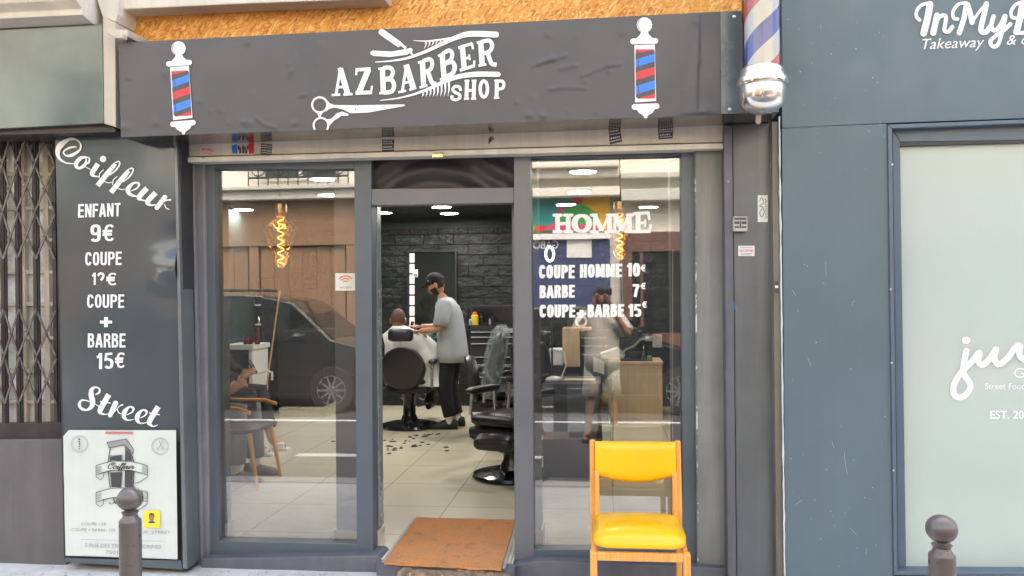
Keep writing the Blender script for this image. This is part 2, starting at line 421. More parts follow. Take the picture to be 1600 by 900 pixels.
def text(mb, s, p0, p1, h, Y, offset=0., shear=0., mi=0, up=None):
    """lettering laid between two baseline ends, cap height h (picture measures on the plane at depth Y)"""
    vs, fs = font_mesh(s, offset, shear)
    x0 = min(v[0] for v in vs); x1 = max(v[0] for v in vs)
    if up is None: up = (0.012, -1)
    out = []
    for x, y in vs:
        a = (x - x0) / (x1 - x0); b = y / CAP * h
        out.append(P(p0[0] + (p1[0] - p0[0]) * a + up[0] * b, p0[1] + (p1[1] - p0[1]) * a + up[1] * b, Y))
    mb.add(out, fs, mi)

def cat(pts, k=8, closed=False):
    """Catmull-Rom through the points"""
    n = len(pts); out = []
    for i in range(n if closed else n - 1):
        g = lambda j: pts[j % n] if closed else pts[max(0, min(n - 1, j))]
        a, b, c, d = g(i-1), g(i), g(i+1), g(i+2)
        for j in range(k):
            t = j / k
            out.append(tuple(.5 * (2*b[q] + (c[q]-a[q])*t + (2*a[q]-5*b[q]+4*c[q]-d[q])*t*t + (3*b[q]-a[q]-3*c[q]+d[q])*t**3) for q in range(2)))
    if not closed: out.append(tuple(pts[-1][:2]))
    return out

_eps = [0.]
def ribbon(mb, pts, w, Y, mi=0, closed=False, rnd=True, fn=None):
    """a flat stroke along pts (picture measures); w is a width, a list, or f(dx, dy)"""
    _eps[0] += .00012
    if _eps[0] > .0015: _eps[0] = 0
    N = len(pts); L = []; Rr = []
    for i, p in enumerate(pts):
        a = pts[(i-1) % N] if (i or closed) else p
        c = pts[(i+1) % N] if (i < N-1 or closed) else p
        dx, dy = c[0]-a[0], c[1]-a[1]; l = math.hypot(dx, dy) or 1; dx /= l; dy /= l
        ww = w(dx, dy) if callable(w) else (w[i] if isinstance(w, (list, tuple)) else w)
        L.append((p[0] + dy*ww/2, p[1] - dx*ww/2)); Rr.append((p[0] - dy*ww/2, p[1] + dx*ww/2))
    q = (lambda p: p) if fn is None else fn
    Yk = lambda i: Y - _eps[0] - i * 1.5e-5
    vs = []
    for i in range(N): vs += [P(*q(L[i]), Yk(i)), P(*q(Rr[i]), Yk(i))]
    fs = [(2*i, 2*i+1, 2*((i+1) % N)+1, 2*((i+1) % N)) for i in range(N if closed else N-1)]
    mb.add(vs, fs, mi)
    if rnd and not closed:
        for i, j in ((0, 1), (N-1, N-2)):
            c = pts[i]; r = math.hypot(L[i][0]-Rr[i][0], L[i][1]-Rr[i][1]) / 2
            mb.add([P(*q((c[0]+r*math.cos(2*PI*k/14), c[1]+r*math.sin(2*PI*k/14))), Yk(i) - 6e-5) for k in range(14)], [tuple(range(14))], mi)
def fpoly(mb, pts, Y, mi=0, fn=None):
    _eps[0] += .00012
    if _eps[0] > .0015: _eps[0] = 0
    q = (lambda p: p) if fn is None else fn
    mb.add([P(*q(p), Y - _eps[0]) for p in pts], [tuple(range(len(pts)))], mi)
def circ(c, rx, ry=None, n=28, a0=0, a1=2*PI):
    ry = ry or rx; full = abs(a1-a0-2*PI) < 1e-6
    return [(c[0]+rx*math.cos(a0+(a1-a0)*k/(n if full else n-1)), c[1]+ry*math.sin(a0+(a1-a0)*k/(n if full else n-1))) for k in range(n)]
def sc(pts, s, o): return [(p[0]/s+o[0], p[1]/s+o[1]) for p in pts]

def sup(cx, cy, rx, ry, a0, a1, n=22, e=2.7):
    f = lambda v: math.copysign(abs(v)**(2/e), v)
    return [(cx+rx*f(math.cos(a0+(a1-a0)*i/n)), cy+ry*f(math.sin(a0+(a1-a0)*i/n))) for i in range(n+1)]
def sans_glyph(c, t, th):
    W = .50; l, r = t/2, W-t/2; b, u, m = th/2, 1-th/2, .5
    V = lambda x, y0=0, y1=1: ([(x, y0), (x, y1)], 't')
    Hh = lambda y, x0=0, x1=W: ([(x0, y), (x1, y)], 'h')
    if c == 'E': return [V(l), Hh(b, l, .46), Hh(u, l, .46), Hh(.52, l, .43)], .46
    if c == 'F': return [V(l), Hh(u, l, .45), Hh(.52, l, .42)], .44
    if c == 'N': return [V(l), V(r+.02), ([(l+.02, .98), (r, .02)], 't')], .52
    if c == 'H': return [V(l), V(r), Hh(.52, l, r)], W
    if c == 'M': return [V(l), V(.66-t/2), ([(l+.04, .97), (.33, .08)], 't'), ([(.33, .08), (.62-t/2, .97)], 't')], .66
    if c == 'A': return [([(.07, 0), (.245, .98)], 't'), ([(.47, 0), (.295, .98)], 't'), Hh(.27, .12, .42)], .54
    if c == 'T': return [V(.23), Hh(u, 0, .46)], .46
    if c == 'U': return [([(l, 1), (l, .5)] + sup(W/2, .32, W/2-t/2, .32-th/2, PI, 2*PI)[1:-1] + [(r, .5), (r, 1)], 't')], W
    if c == 'O' or c == '0': return [(sup(W/2, .5, W/2-t/2, .5-th/2, 0, 2*PI), 'c')], W
    if c == 'C': return [(sup(W/2, .5, W/2-t/2, .5-th/2, .42, 2*PI-.42), 't')], W
    if c == 'P': return [V(l), ([(l, u), (.26, u)] + sup(.26, .71, r-.26, .29-th/2, PI/2, -PI/2, 14) + [(l, .42+th/2)], 'h')], W
    if c == 'R': return [V(l), ([(l, u), (.26, u)] + sup(.26, .72, r-.26, .28-th/2, PI/2, -PI/2, 14) + [(l, .44+th/2)], 'h'), ([(.30, .48), (r-.02, .36), (r, .2), (r+.03, 0)], 't')], .52
    if c == 'B': return [V(l), ([(l, u), (.25, u)] + sup(.25, .755, r-.03-.25, .245-th/2, PI/2, -PI/2, 14) + [(l, .51+th/2)], 'h'), ([(l, .51+th/2), (.25, .51+th/2)] + sup(.25, .295, r-.25, .295-th/2, PI/2, -PI/2, 14) + [(l, b)], 'h')], W
    if c == '1': return [V(.25), ([(.04, .74), (.17, .80), (.24, .97)], 'h')], .36
    if c == '7': return [Hh(u, .02, .48), ([(.42, u), (.28, .55), (.20, 0)], 't')], W
    if c == '5': return [([(.44, u), (.10, u), (.08, .52), (.20, .62)] + sup(.25, .32, r-.25, .32-th/2, PI/2, -PI*.86, 18), 'h')], W
    if c == '9': return [(sup(W/2, .69, W/2-t/2, .31-th/2, 0, 2*PI), 'c'), ([(r, .7), (r, .4)] + sup(W/2, .3, W/2-t/2, .3-th/2, 0, -PI*.85, 14), 't')], W
    if c == '+': return [Hh(.36, 0, .52), V(.26, .1, .62)], .52
    if c == '€': return [(sup(.34, .5, .26-t*.4, .5-th/2, .75, 2*PI-.75), 'e'), Hh(.60, 0, .46), Hh(.41, 0, .44)], .58
    return [], .3
def sans(mb, s, p0, p1, h, Y, t=.2, th=.17, gap=.075, mi=0):
    x = 0; items = []
    for i, c in enumerate(s):
        st, w = sans_glyph(c, t, th); items.append((x, st)); x += w + gap
    tot = x - gap
    def mp(q): a = q[0]/tot; return (p0[0]+(p1[0]-p0[0])*a + .012*q[1]*h, p0[1]+(p1[1]-p0[1])*a - q[1]*h)
    kx = math.hypot(p1[0]-p0[0], p1[1]-p0[1])/tot
    for x, st in items:
        for pts, kind in st:
            q = [mp((a+x, b)) for a, b in pts]
            tw = {'t': t, 'h': th, 'c': t*.95, 'e': t*.72}[kind]
            wf = lambda dx, dy: (abs(dy)*kx*t + (1-abs(dy))*h*th)*(.75 if kind == 'e' else 1)
            if kind == 'c': ribbon(mb, q[:-1], wf, Y, mi, closed=True)
            else: ribbon(mb, q, wf, Y, mi, rnd=False)

GL = {  # brush-script letters: strokes in letter units (x height 1, y up), then advance
 'C': ([[(.95,1.2),(.8,1.0),(.6,1.25),(.75,1.75),(1.15,1.85),(1.25,1.5),(1.0,1.25)],[(1.15,1.85),(.7,1.95),(.2,1.5),(0,.8),(.2,.15),(.65,-.02),(1.1,.25),(1.35,.65)]], 1.3),
 'o': ([[(.72,.85),(.4,1.0),(.1,.65),(.1,.25),(.38,0),(.7,.3),(.74,.75),(.6,.95),(.75,.72),(1.0,.75)]], .93),
 'i': ([[(.0,.5),(.22,.98),(.18,.5),(.16,.15),(.32,.02),(.6,.5)],[(.30,1.38),(.31,1.42)]], .55),
 'f': ([[(0,.3),(.4,1.1),(.58,1.75),(.45,1.95),(.3,1.7),(.24,.8),(.2,-.35),(.3,-.75),(.45,-.5),(.3,.05),(.65,.45)]], .58),
 'e': ([[(0,.35),(.35,.5),(.58,.78),(.42,1.0),(.16,.8),(.1,.35),(.32,.0),(.72,.45)]], .68),
 'u': ([[(0,.5),(.2,.98),(.15,.35),(.3,.02),(.58,.35),(.72,.95)],[(.72,.98),(.66,.35),(.8,.02),(1.05,.45)]], 1.0),
 'r': ([[(0,.45),(.22,1.1),(.34,.85),(.6,.92),(.52,.4),(.62,.02),(.9,.4)]], .85),
 'S': ([[(1.0,1.3),(1.15,1.6),(.9,1.9),(.5,1.8),(.4,1.4),(.65,1.05),(.8,.6),(.6,.1),(.2,-.02),(-.15,.2),(-.1,.5),(.1,.45)]], .95),
 't': ([[(0,.35),(.38,1.55),(.28,.8),(.22,.22),(.38,.02),(.68,.45)],[(.02,1.08),(.6,1.14)]], .64),
}
def script(mb, s, p0, p1, h, Y, slant=.35, wmax=.3, wmin=.1, mi=0):
    adv = sum(GL[c][1] for c in s); dx, dy = p1[0]-p0[0], p1[1]-p0[1]; L = math.hypot(dx, dy); ux, uy = dx/L, dy/L
    vx, vy = uy, -ux; k = L / adv; x = 0
    for c in s:
        for st in GL[c][0]:
            pp = [(p0[0] + (x+a+slant*b*.0)*k*ux + b*h*(vx+slant*ux), p0[1] + (x+a)*k*uy + b*h*(vy+slant*uy)) for a, b in st]
            q = cat(pp, 7) if len(pp) > 2 else pp
            def wf(ax, ay):
                d = ax*vx + ay*vy   # along letter height
                return h * (wmin + (wmax - wmin) * min(1, abs(d)) ** 1.5 * (1 if d < 0 else .55))
            ribbon(mb, q, wf, Y, mi)
        x += GL[c][1]

# ================================================================== SETTING
# pavement, kerb, roads
def grid(name, x0, x1, y0, y1, zf, nx, ny, m, th=.3):
    mb = MB(); vs = []
    for j in range(ny+1):
        for i in range(nx+1):
            x = x0+(x1-x0)*i/nx; y = y0+(y1-y0)*j/ny; vs.append((x, y, zf(x, y)))
    mb.add(vs, [(j*(nx+1)+i, j*(nx+1)+i+1, (j+1)*(nx+1)+i+1, (j+1)*(nx+1)+i) for j in range(ny) for i in range(nx)])
    return structure(mb.build(name, m))
grid('sidewalk', -14, 14, -2.1, .3, lambda x, y: .05 + .025*max(-2.1, y-.0) + .004*mnoise.noise((x*4, y*4, 0)), 220, 22, M['pave'])
mb = MB()
x = -14.
while x < 14: mb.box((x, -2.3, -.3), (x+1.19, -2.1, .008)); x += 1.2
structure(mb.build('kerb', M['kerb'], bevel=.015))
mb = MB()
x = -14.
while x < 14: mb.box((x, -9.2, -.3), (x+1.19, -9.0, .008)); x += 1.2
structure(mb.build('kerb', M['kerb'], bevel=.015))
grid('road', -16, 16, -9.1, -2.2, lambda x, y: -.12, 4, 4, M['asphalt'])
grid('sidewalk', -16, 16, -12.5, -9.2, lambda x, y: .01, 4, 4, M['pave'])
mb = MB(); mb.box((-16, -6.26, -.118), (16, -6.14, -.116)); structure(mb.build('road_markings', M['mark']))
mb = MB(); mb.box((-3.2, -3.95, -.118), (-.65, -3.8, -.116)); structure(mb.build('road_markings', M['mark']))

# interior shell
FZ = .12; CZ = 2.5; XL, XR, YB = -4.05, 1.35, 6.0
mb = MB(); mb.box((XL, .075, FZ-.1), (XR, YB, FZ)); mb.box((P(584, 870, -.05).x, -.098, FZ-.05), (P(803, 870, -.05).x, .074, FZ)); structure(mb.build('floor', M['tiles']))
mb = MB(); mb.box((XL, .12, CZ), (XR, YB, CZ+.1)); structure(mb.build('ceiling', M['ceil']))
mb = MB(); mb.box((XL-.1, YB, 0), (XR+.1, YB+.15, 2.37), 0); mb.box((XL-.1, YB-.004, 2.37), (XR+.1, YB+.15, CZ+.1), 1)
mb.build('back_wall', [M['stone'], M['darkwall']])
tag(bpy.data.objects['back_wall'], 'dark split stone wall at the rear of the salon, behind the barber', 'wall')
mb = MB(); mb.box((XL-.12, .14, 0), (XL, YB, CZ+.1)); tag(mb.build('side_wall', M['darkwall']), 'dark side wall of the salon behind the waiting seats', 'wall')
mb = MB(); mb.box((XR, .14, 0), (XR+.12, YB, CZ+.1)); tag(mb.build('side_wall', M['darkwall']), 'dark side wall of the salon past the oak desk', 'wall')

# own building: masonry masses around the shopfront and the storeys above
bl = thing('apartment_building', 'cream stone building above the barber shop front', 'building', (-1, .1, 0))
mb = MB()
HB = 6.4  # unseen upper storeys, height set so the sun clears them onto the road
mb.box((-9, .10, -.1), (-2.32, .40, 2.6)); mb.box((.5, .10, -.1), (9, .40, 2.6)); mb.box((-9, .10, 2.45), (9, .40, HB))
mb.box((-9, 6.2, -.1), (9, 6.5, HB)); mb.box((-9, .4, 2.75), (-8.7, 6.2, HB)); mb.box((8.7, .4, 2.75), (9, 6.2, HB)); mb.box((-8.7,.4,HB-.3),(8.7,6.2,HB))
mb.build('wall', M['cream'], bl)
# stone band and cornice seen at the top edge
mb = MB()
mb.px([(180,-40),(620,-60),(600,-2),(400,5),(180,15)], -.26, .36)
mb.build('stone_band', M['cream'], bl, bevel=.006)
mb = MB()
prof = [(-.22, 2.98), (-.42, 3.02), (-.42, 3.05), (-.47, 3.08), (-.5, 3.14), (-.56, 3.2), (-.56, 3.3), (-.22, 3.3)]
a = P(150, 30, -.3).x
mb.prism([(-5.2, y, z-.0) for y, z in prof], (a+5.2, 0, 0))
mb.px([(146,-60),(186,-60),(184,22),(180,34),(160,26),(152,2)], -.31, .42)
mb.build('cornice', M['cream'], bl, bevel=.004)

# opposite side of the street: only met as reflections in the panes
def opp(name, label, x0, x1, wall_m, h=9.0):
    b = thing(name, label, 'building', ((x0+x1)/2, -10.6, 0))
    MB().box((x0, -14, 0), (x1, -10.6, h)).build('wall', wall_m, b)
    return b
b1 = opp('stone_building', 'cream building with timber garage doors reflected behind the parked dark van', -16, -2.35, M['fac2'])
mb = MB()
z = R(450, 303, -10.5).z
mb.box((-16, -10.6, z-.12), (-2.4, -10.25, z+.05)); mb.box((-16, -10.6, z+.05), (-2.4, -10.15, z+.12))
mb.build('cornice', M['fac3'], b1, bevel=.01)
mb = MB()
zt = z-.13
mb.box((-16, -10.6, 2.55), (-2.4, -10.5, zt))
mb.box((-16, -10.6, 2.45), (-2.4, -10.42, 2.55))
x = -14.
while x < -3:
    mb.box((x, -10.6, 0), (x+.18, -10.44, 2.45))
    for k in range(6): mb.box((x+.2+k*.27, -10.6, 0), (x+.2+k*.27+.262, -10.5, 2.45))
    x += 1.86
mb.build('timber_front', M['storewood'], b1, bevel=.004)
for cx in (-5.6, -9.4):
    mb = MB(); mb.box((cx-.75, -10.62, z+.25), (cx+.75, -10.56, z+2.3)); w = mb.build('window', M['whitepl'], b1)
    mb = MB(); mb.box((cx-.68, -10.6, z+.32), (cx-.05, -10.55, z+2.2)); mb.box((cx+.05, -10.6, z+.32), (cx+.68, -10.55, z+2.2)); mb.build('pane', M['greenglass'], w)
    mb = MB()
    for zz in (z+.3, z+.62, z+1.0): mb.tube([(cx-.95, -10.42, zz), (cx+.95, -10.42, zz)], .018)
    for k in range(11): mb.tube([(cx-.95+k*.19, -10.42, z+.15), (cx-.95+k*.19, -10.42, z+1.0)], .012, 6)
    for k in range(5): mb.tube([(cx-.76+k*.38+.13*math.cos(q*PI/6), -10.42, z+.46+.13*math.sin(q*PI/6)) for q in range(12)], .012, 6, closed=True)
    mb.build('balcony_railing', M['iron'], b1)
b2 = opp('mural_shop', 'navy shop with a colourful mural, reflected in the price window', -2.3, .28, M['fac3'])
zc = R(890, 308, -10.4).z
mb = MB(); mb.box((-2.3, -10.6, zc), (.28, -10.2, zc+.15)); mb.box((-2.3, -10.6, zc+.35), (.28, -10.3, zc+.5)); mb.box((-2.3,-10.6,zc+.5),(.28,-10.15,zc+.58)); mb.build('cornice', M['fac2'], b2, bevel=.01)
zm = R(890, 360, -10.5).z
MB().box((-2.25, -10.62, zm), (.1, -10.5, zc)).build('mural', M['mural'], b2)
MB().box((-2.25, -10.62, zm-.16), (.1, -10.42, zm-.06)).build('shelf_band', M['white'], b2)
MB().box((-2.25, -10.62, 0), (.1, -10.52, zm-.17)).build('painted_front', M['pblue'], b2)
mb = MB()
vs, fs = font_mesh('GABO', .015)
p = R(873, 388, -10.5); q = R(833, 388, -10.5); wx = max(v[0] for v in vs)
# read from the road: runs towards -x when faced from +y
mb.add([(max(p.x, q.x) - v[0]/wx*abs(p.x-q.x), -10.515, p.z + v[1]*.2) for v in vs], fs); mb.build('lettering', M['white'], b2)
mb = MB()
pz = R(905, 385, -10.5)
mb.box((pz.x-.22, -10.52, pz.z-.2), (pz.x+.22, -10.49, pz.z+.16)); mb.build('sign_plate', M['whitepl'], b2)
b3 = opp('timber_shop', 'dark red timber shopfront reflected beside the price list', .3, 14, M['fac2'])
mb = MB(); zb = R(1020, 362, -10.5).z
mb.box((.3, -10.6, zc-.1), (14, -10.25, zc+.1)); mb.box((.3, -10.6, zc+.3), (14, -10.3, zc+.4)); mb.build('cornice', M['fac3'], b3, bevel=.01)
mb = MB(); x = .32
while x < 13:
    mb.box((x, -10.62, 0), (x+.16, -10.42, zb)); mb.box((x+.16, -10.62, 0), (x+1.3, -10.5, .8)); mb.box((x+.3, -10.62, .9), (x+.36, -10.5, zb)); mb.box((x+.16, -10.62, zb-.35), (x+1.3, -10.48, zb)); x += 1.3
mb.build('timber_front', M['redwood'], b3, bevel=.006)
MB().box((.32, -10.7, .8), (13, -10.55, zb-.3)).build('pane', M['carglass'], b3)

# ================================================================== SHOP FRONT
YG = .03
sf = thing('shop_facade', 'dark grey aluminium barber shop front with glazed sides and open doorway', 'shopfront', (-.9, 0, .1))
# left window frame
mb = MB()
mb.px([(318,238),(334,238),(341,870),(324,872)], -.02, .09)
mb.px([(553,238),(580,238),(583,870),(557.6,870)], -.02, .10)
mb.px([(338.8,845),(558.5,850),(558.5,870.5),(340,870)], -.018, .085)
mb.px([(334,238),(553,238),(553,264),(333,264)], -.012, .08)
mb.build('window_frame', M['frame'], sf, bevel=.003)
# door frame
mb = MB()
mb.px([(803,238),(829,238),(834.5,880),(804,878)], -.022, .10)
mb.px([(580.3,295),(803,293),(803,317),(580.3,321)], -.014, .09)
mb.build('door_frame', M['framelt'], sf, bevel=.003)
mb = MB()  # side return of the door opening, light from inside put into its paler colour
a = P(582, 600, -.02)
mb.box((a.x-.002, .082, FZ+.12), (a.x+.006, .165, 2.06)); mb.build('door_reveal', pbr('aluminium_reveal_lit_tone', S(150,162,160), .25, .3, var=.04), sf)
b = P(803, 600, 0)
MB().box((b.x-.012, .085, FZ), (b.x, .16, 2.05)).build('door_reveal', M['framelt'], sf)
# transom with plastic film
mb = MB()
n = 40; vs = []
for j in range(13):
    for i in range(n+1):
        u, v = i/n, j/12
        p = P(580 + (803-580)*u, 240 + (296-240)*v, .0)
        sag = math.sin(PI*u)
        p.y += .028 + .010*math.sin(9*v + 5*sag + 2.2*math.sin(4*u)) + .008*mnoise.noise((u*5, v*3, 2)) ; vs.append(p)
mb.add(vs, [(j*(n+1)+i, j*(n+1)+i+1, (j+1)*(n+1)+i+1, (j+1)*(n+1)+i) for j in range(12) for i in range(n)])
mb.build('transom_film', M['tarp'], sf, smooth=180)
# right window frame
mb = MB()
mb.px([(1064,232),(1085,232),(1089,884),(1067,884)], -.02, .09)
mb.px([(833,858.5),(1067,859),(1067,886),(834,880)], -.018, .085)
mb.px([(829,232),(1064,232),(1064,243),(829,247)], -.012, .08)
mb.build('window_frame', M['frame'], sf, bevel=.003)
# panes
pl = MB().px([(333,258),(553.5,258),(558.2,851),(339,851)], YG, .006).build('pane', M['pane'], sf)
pr = MB().px([(829,240),(1064.5,240),(1067.5,860),(834,860)], YG, .006).build('pane', M['pane'], sf)
# threshold step
mb = MB()
mb.px([(314,873),(590,868),(600,878),(600,884),(590,894),(314,896)], -.10, .18)
xa, xb = P(590, 870, -.12).x, P(806, 870, -.12).x
fr = [(xa+(xb-xa)*k/12, -.150-.06*k/12-.006*math.sin(k*2.1)) for k in range(13)]
mb.prism([(x, y, -.02) for x, y in fr] + [(xb, -.101, -.02), (xa, -.101, -.02)], (0, 0, FZ-.006+.02))
mb.px([(803,884),(840,876),(1136,888),(1136,930),(803,930)], -.10, .18)
mb.build('threshold_step', M['step'], sf, bevel=.006)
mb = MB(); random.seed(3)
for i in range(60):
    x = random.uniform(624, 790); y = random.uniform(894, 908); s = random.uniform(3, 13)
    p = P(x, y, -.20)
    mb.ell((p.x, -.165-.05*(x-620)/170+random.uniform(-.012, .012), p.z), (s*.0034, .02*random.random()+.012, s*.0018), 7, 5)
mb.prism([P(x, y, -.185-.0003*(x-620)) for x, y in ((622,893),(660,890.5),(720,894),(790,898),(800,925),(612,925))], (0, .03, 0))
mb.build('broken_edge', M['stepbroken'], sf)
# jambs
mb = MB(); mb.px([(283,238),(303,238),(318,895),(291,895)], -.06, .2); mb.px([(302,238),(320,238),(327,880),(312,890)], -.035, .16)
mb.build('painted_jamb', M['jamb'], sf, bevel=.012)
mb = MB(); mb.px([(276,238),(285,238),(293,895),(285,895)], -.04, .15); mb.build('mossy_joint', M['moss'], sf)
mb = MB(); mb.px([(1085,228),(1132,228),(1137,930),(1089,930)], -.05, .16); mb.build('worn_jamb', M['jambgreen'], sf, bevel=.008)
mb = MB(); mb.px([(1085,236),(1087.2,236),(1091.7,892),(1089.6,892)], -.053, .02); mb.build('peeling_edge', pbr('peeling_white_edge', S(110,112,110), .7, var=.3, vs=9, chips=(CH, .56, 12)), sf)
mb = MB(); mb.px([(1131,196),(1144,195),(1151,930),(1137,930)], -.15, .2); mb.build('shutter_guide', M['rail'], sf, bevel=.004)
mb = MB(); mb.px([(1144.5,196),(1206,194),(1213,930),(1151.5,930)], -.13, .2); mb.build('steel_panel', M['jambsm'], sf, bevel=.003)
mb = MB(); mb.px([(1206,190),(1216,190),(1225,930),(1213.5,930)], -.19, .25); mb.build('edge_strip', M['beigestrip'], sf, bevel=.003)
# lettering on the glass
YL = YG - .003
mb = MB()
def serif_word():
    y0, y1 = 364, 334
    def H(x, w):
        for xx in (x+5.2, x+w-5.2): ribbon(mb, [(xx, y1+1), (xx, y0-1)], 7.4, YL, rnd=False)
        ribbon(mb, [(x+5, 349.5), (x+w-5, 349)], 5, YL, rnd=False)
        for xx in (x+5.2, x+w-5.2):
            for yy in (y1+2.2, y0-2): ribbon(mb, [(xx-5.6, yy), (xx+5.6, yy)], 5, YL)
    H(866, 27)
    ribbon(mb, circ((909, 349.2), 11.4, 12.2, 30), lambda dx, dy: 4.5+5.2*abs(dy), YL, closed=True)
    def Mm(x, w):
        ribbon(mb, [(x+5, y1+1), (x+4.5, y0-1)], 4.2, YL, rnd=False)
        ribbon(mb, [(x+w-6, y1+1), (x+w-5.5, y0-1)], 7.6, YL, rnd=False)
        ribbon(mb, [(x+4.5, y1+1), (x+w*.48, y0-4)], 7.6, YL, rnd=False)
        ribbon(mb, [(x+w*.48, y0-3), (x+w-6.5, y1+1)], 4.2, YL, rnd=False)
        for xx, hw, yy in ((x+4, 4, y1+2), (x+w-5, 4, y1+2), (x+4.5, 5, y0-2), (x+w-5.5, 6, y0-2)): ribbon(mb, [(xx-hw, yy), (xx+hw, yy)], 4.6, YL)
    Mm(924, 34); Mm(956, 33)
    x = 991
    ribbon(mb, [(x+6, y1-1), (x+6, y0-1)], 7.6, YL, rnd=False)
    ribbon(mb, [(x, y1), (x+22, y1-1.5)], 5, YL); ribbon(mb, [(x, y0-2), (x+24, y0-2.6)], 5, YL); ribbon(mb, [(x+6, 348.5), (x+17, 348)], 4.5, YL)
    ribbon(mb, [(x+22, y1-1), (x+23.5, y1+8)], 4.4, YL); ribbon(mb, [(x+24, y0-3), (x+25.5, y0-12)], 4.4, YL); ribbon(mb, [(x+17, 344), (x+17, 353)], 3.6, YL)
serif_word()
for wd, a, b, h in (('COUPE',(842,435),(898,435),21),('HOMME',(906,434),(972,433),21),('10',(979,432),(1000,432),21),('€',(1001,424),(1009.5,424),10.5),('BARBE',(843,466),(898,465),20),('7',(988,464),(999,464),20),
        ('€',(1001,452),(1009.5,452),10.5),('COUPE',(843,496),(899,496),20),('+',(901,499),(916,499),24),('BARBE',(918,496),(975,495),20),('15',(981,495),(1002,495),20),('€',(1003,481),(1011.5,481),10.5)):
    sans(mb, wd, a, b, h, YL, .225, .19, .06)
mb.build('price_lettering', M['gwhite'], pr, recalc=False)

# left window sticker
st = thing('window_sticker', 'small square wifi sticker on the left window pane', 'sticker', P(540, 441, YG))
MB().pxr(524, 427, 555, 454, YG-.0025, .002).build('paper', flat('sticker_paper', (.74, .70, .62), .5), st)
mb = MB()
for r in (4, 8, 12): ribbon(mb, circ((539.5, 443), r, r, 14, -PI*.8, -PI*.2), 2, YG-.004, 0, rnd=False)
text(mb, 'WIFI', (530,451.5), (549,451.5), 4, YG-.004, .01, mi=1); mb.build('wifi_symbol', [flat('sticker_orange', S(205,130,80), .5), M['inkgrey']], st, recalc=False)

# roller shutter
rs = thing('roller_shutter', 'rolled up beige metal shutter above the shop front', 'shutter', P(700, 240, -.1))
MB().px([(274,216),(1131,194),(1131,222),(274,245)], -.1, .12).build('housing', M['shutter'], rs, bevel=.003)
MB().px([(274,246),(1131,223),(1131,232),(276,254)], -.115, .1).build('bottom_bar', M['shutter'], rs, bevel=.004)
MB().px([(675,240),(692,239.5),(692,246),(675,246.5)], -.135, .02).build('latch', M['gold'], rs, bevel=.003)
# stickers stuck on the shutter
YS = -.1012
def sticker(label, quad, build):
    c = P(sum(q[0] for q in quad)/4, sum(q[1] for q in quad)/4, YS)
    t = thing('sticker', label, 'sticker', c, group='stickers on the shutter'); m1 = MB(); m1.prism([P(x, y, YS-.0012) for x, y in quad], (0, .001, 0)); return t, m1
YT = YS - .0025
t, m1 = sticker('white sticker with red print on the shutter, next to the price board', [(313,228),(335,230),(334,243),(312,241)], 0); m1.build('paper', M['whitepl'], t)
mb = MB(); text(mb, 'MULTISERVICE', (315,235.5), (333,237), 3, YT, .01, up=(0,-1)); ribbon(mb, [(316,239),(332,240.6)], 1, YT, 0, rnd=False); ribbon(mb, [(316,232),(330,233)], 1, YT, 0, rnd=False); mb.build('print', M['ered'], t, recalc=False)
t, m1 = sticker('torn blue, white and red sticker on the shutter', [(363,226),(396,223),(396,243),(364,241)], 0); m1.build('paper', M['whitepl'], t)
mb = MB(); fpoly(mb, [(362,228),(370,225),(371,240),(363,240)], YT, 0); fpoly(mb, [(388,224),(397,222.5),(396.5,240),(389,241)], YT, 1); 
for i in range(7): fpoly(mb, [(371+i*2.4,228+i%3*3),(374+i*2.4,227+i%3*3),(374.5+i*2.4,233+i%2*6),(371.5+i*2.4,234+i%2*6)], YT, 2)
mb.build('print', [M['eblue'], M['ered'], M['ink']], t, recalc=False)
def bw(label, quad, seed):
    random.seed(seed)
    t, m1 = sticker(label, quad, 0); m1.build('paper', M['ink'], t); mb = MB()
    def bl(u, v):
        a, b, c, d = quad; return (a[0]*(1-u)*(1-v)+b[0]*u*(1-v)+c[0]*u*v+d[0]*(1-u)*v, a[1]*(1-u)*(1-v)+b[1]*u*(1-v)+c[1]*u*v+d[1]*(1-u)*v)
    for k in range(4):
        v0 = .1+k*.23; x = .1
        if k % 2: fpoly(mb, [bl(.05, v0), bl(.95, v0), bl(.95, v0+.06), bl(.05, v0+.06)], YT)
        else:
            while x < .85:
                w = random.uniform(.06, .14); fpoly(mb, [bl(x, v0), bl(x+w, v0), bl(x+w, v0+.12), bl(x, v0+.12)], YT); x += w+.05
    mb.build('print', M['whitepl'], t, recalc=False)
bw('black sticker with white bars on the shutter, beside the torn blue and red one', [(408,224),(425,225),(424,243),(407,241)], 1)
bw('tall black and white sticker on the shutter above the film covered transom', [(597,218),(616,218),(615,236),(597,237)], 2)
bw('tilted black and white sticker on the shutter under the sign barber pole', [(951,202),(969,200),(972,221),(953,226)], 4)
bw('square black and white sticker on the shutter nearest the striped pole', [(1028,200),(1052,199),(1051,216),(1029,218)], 6)

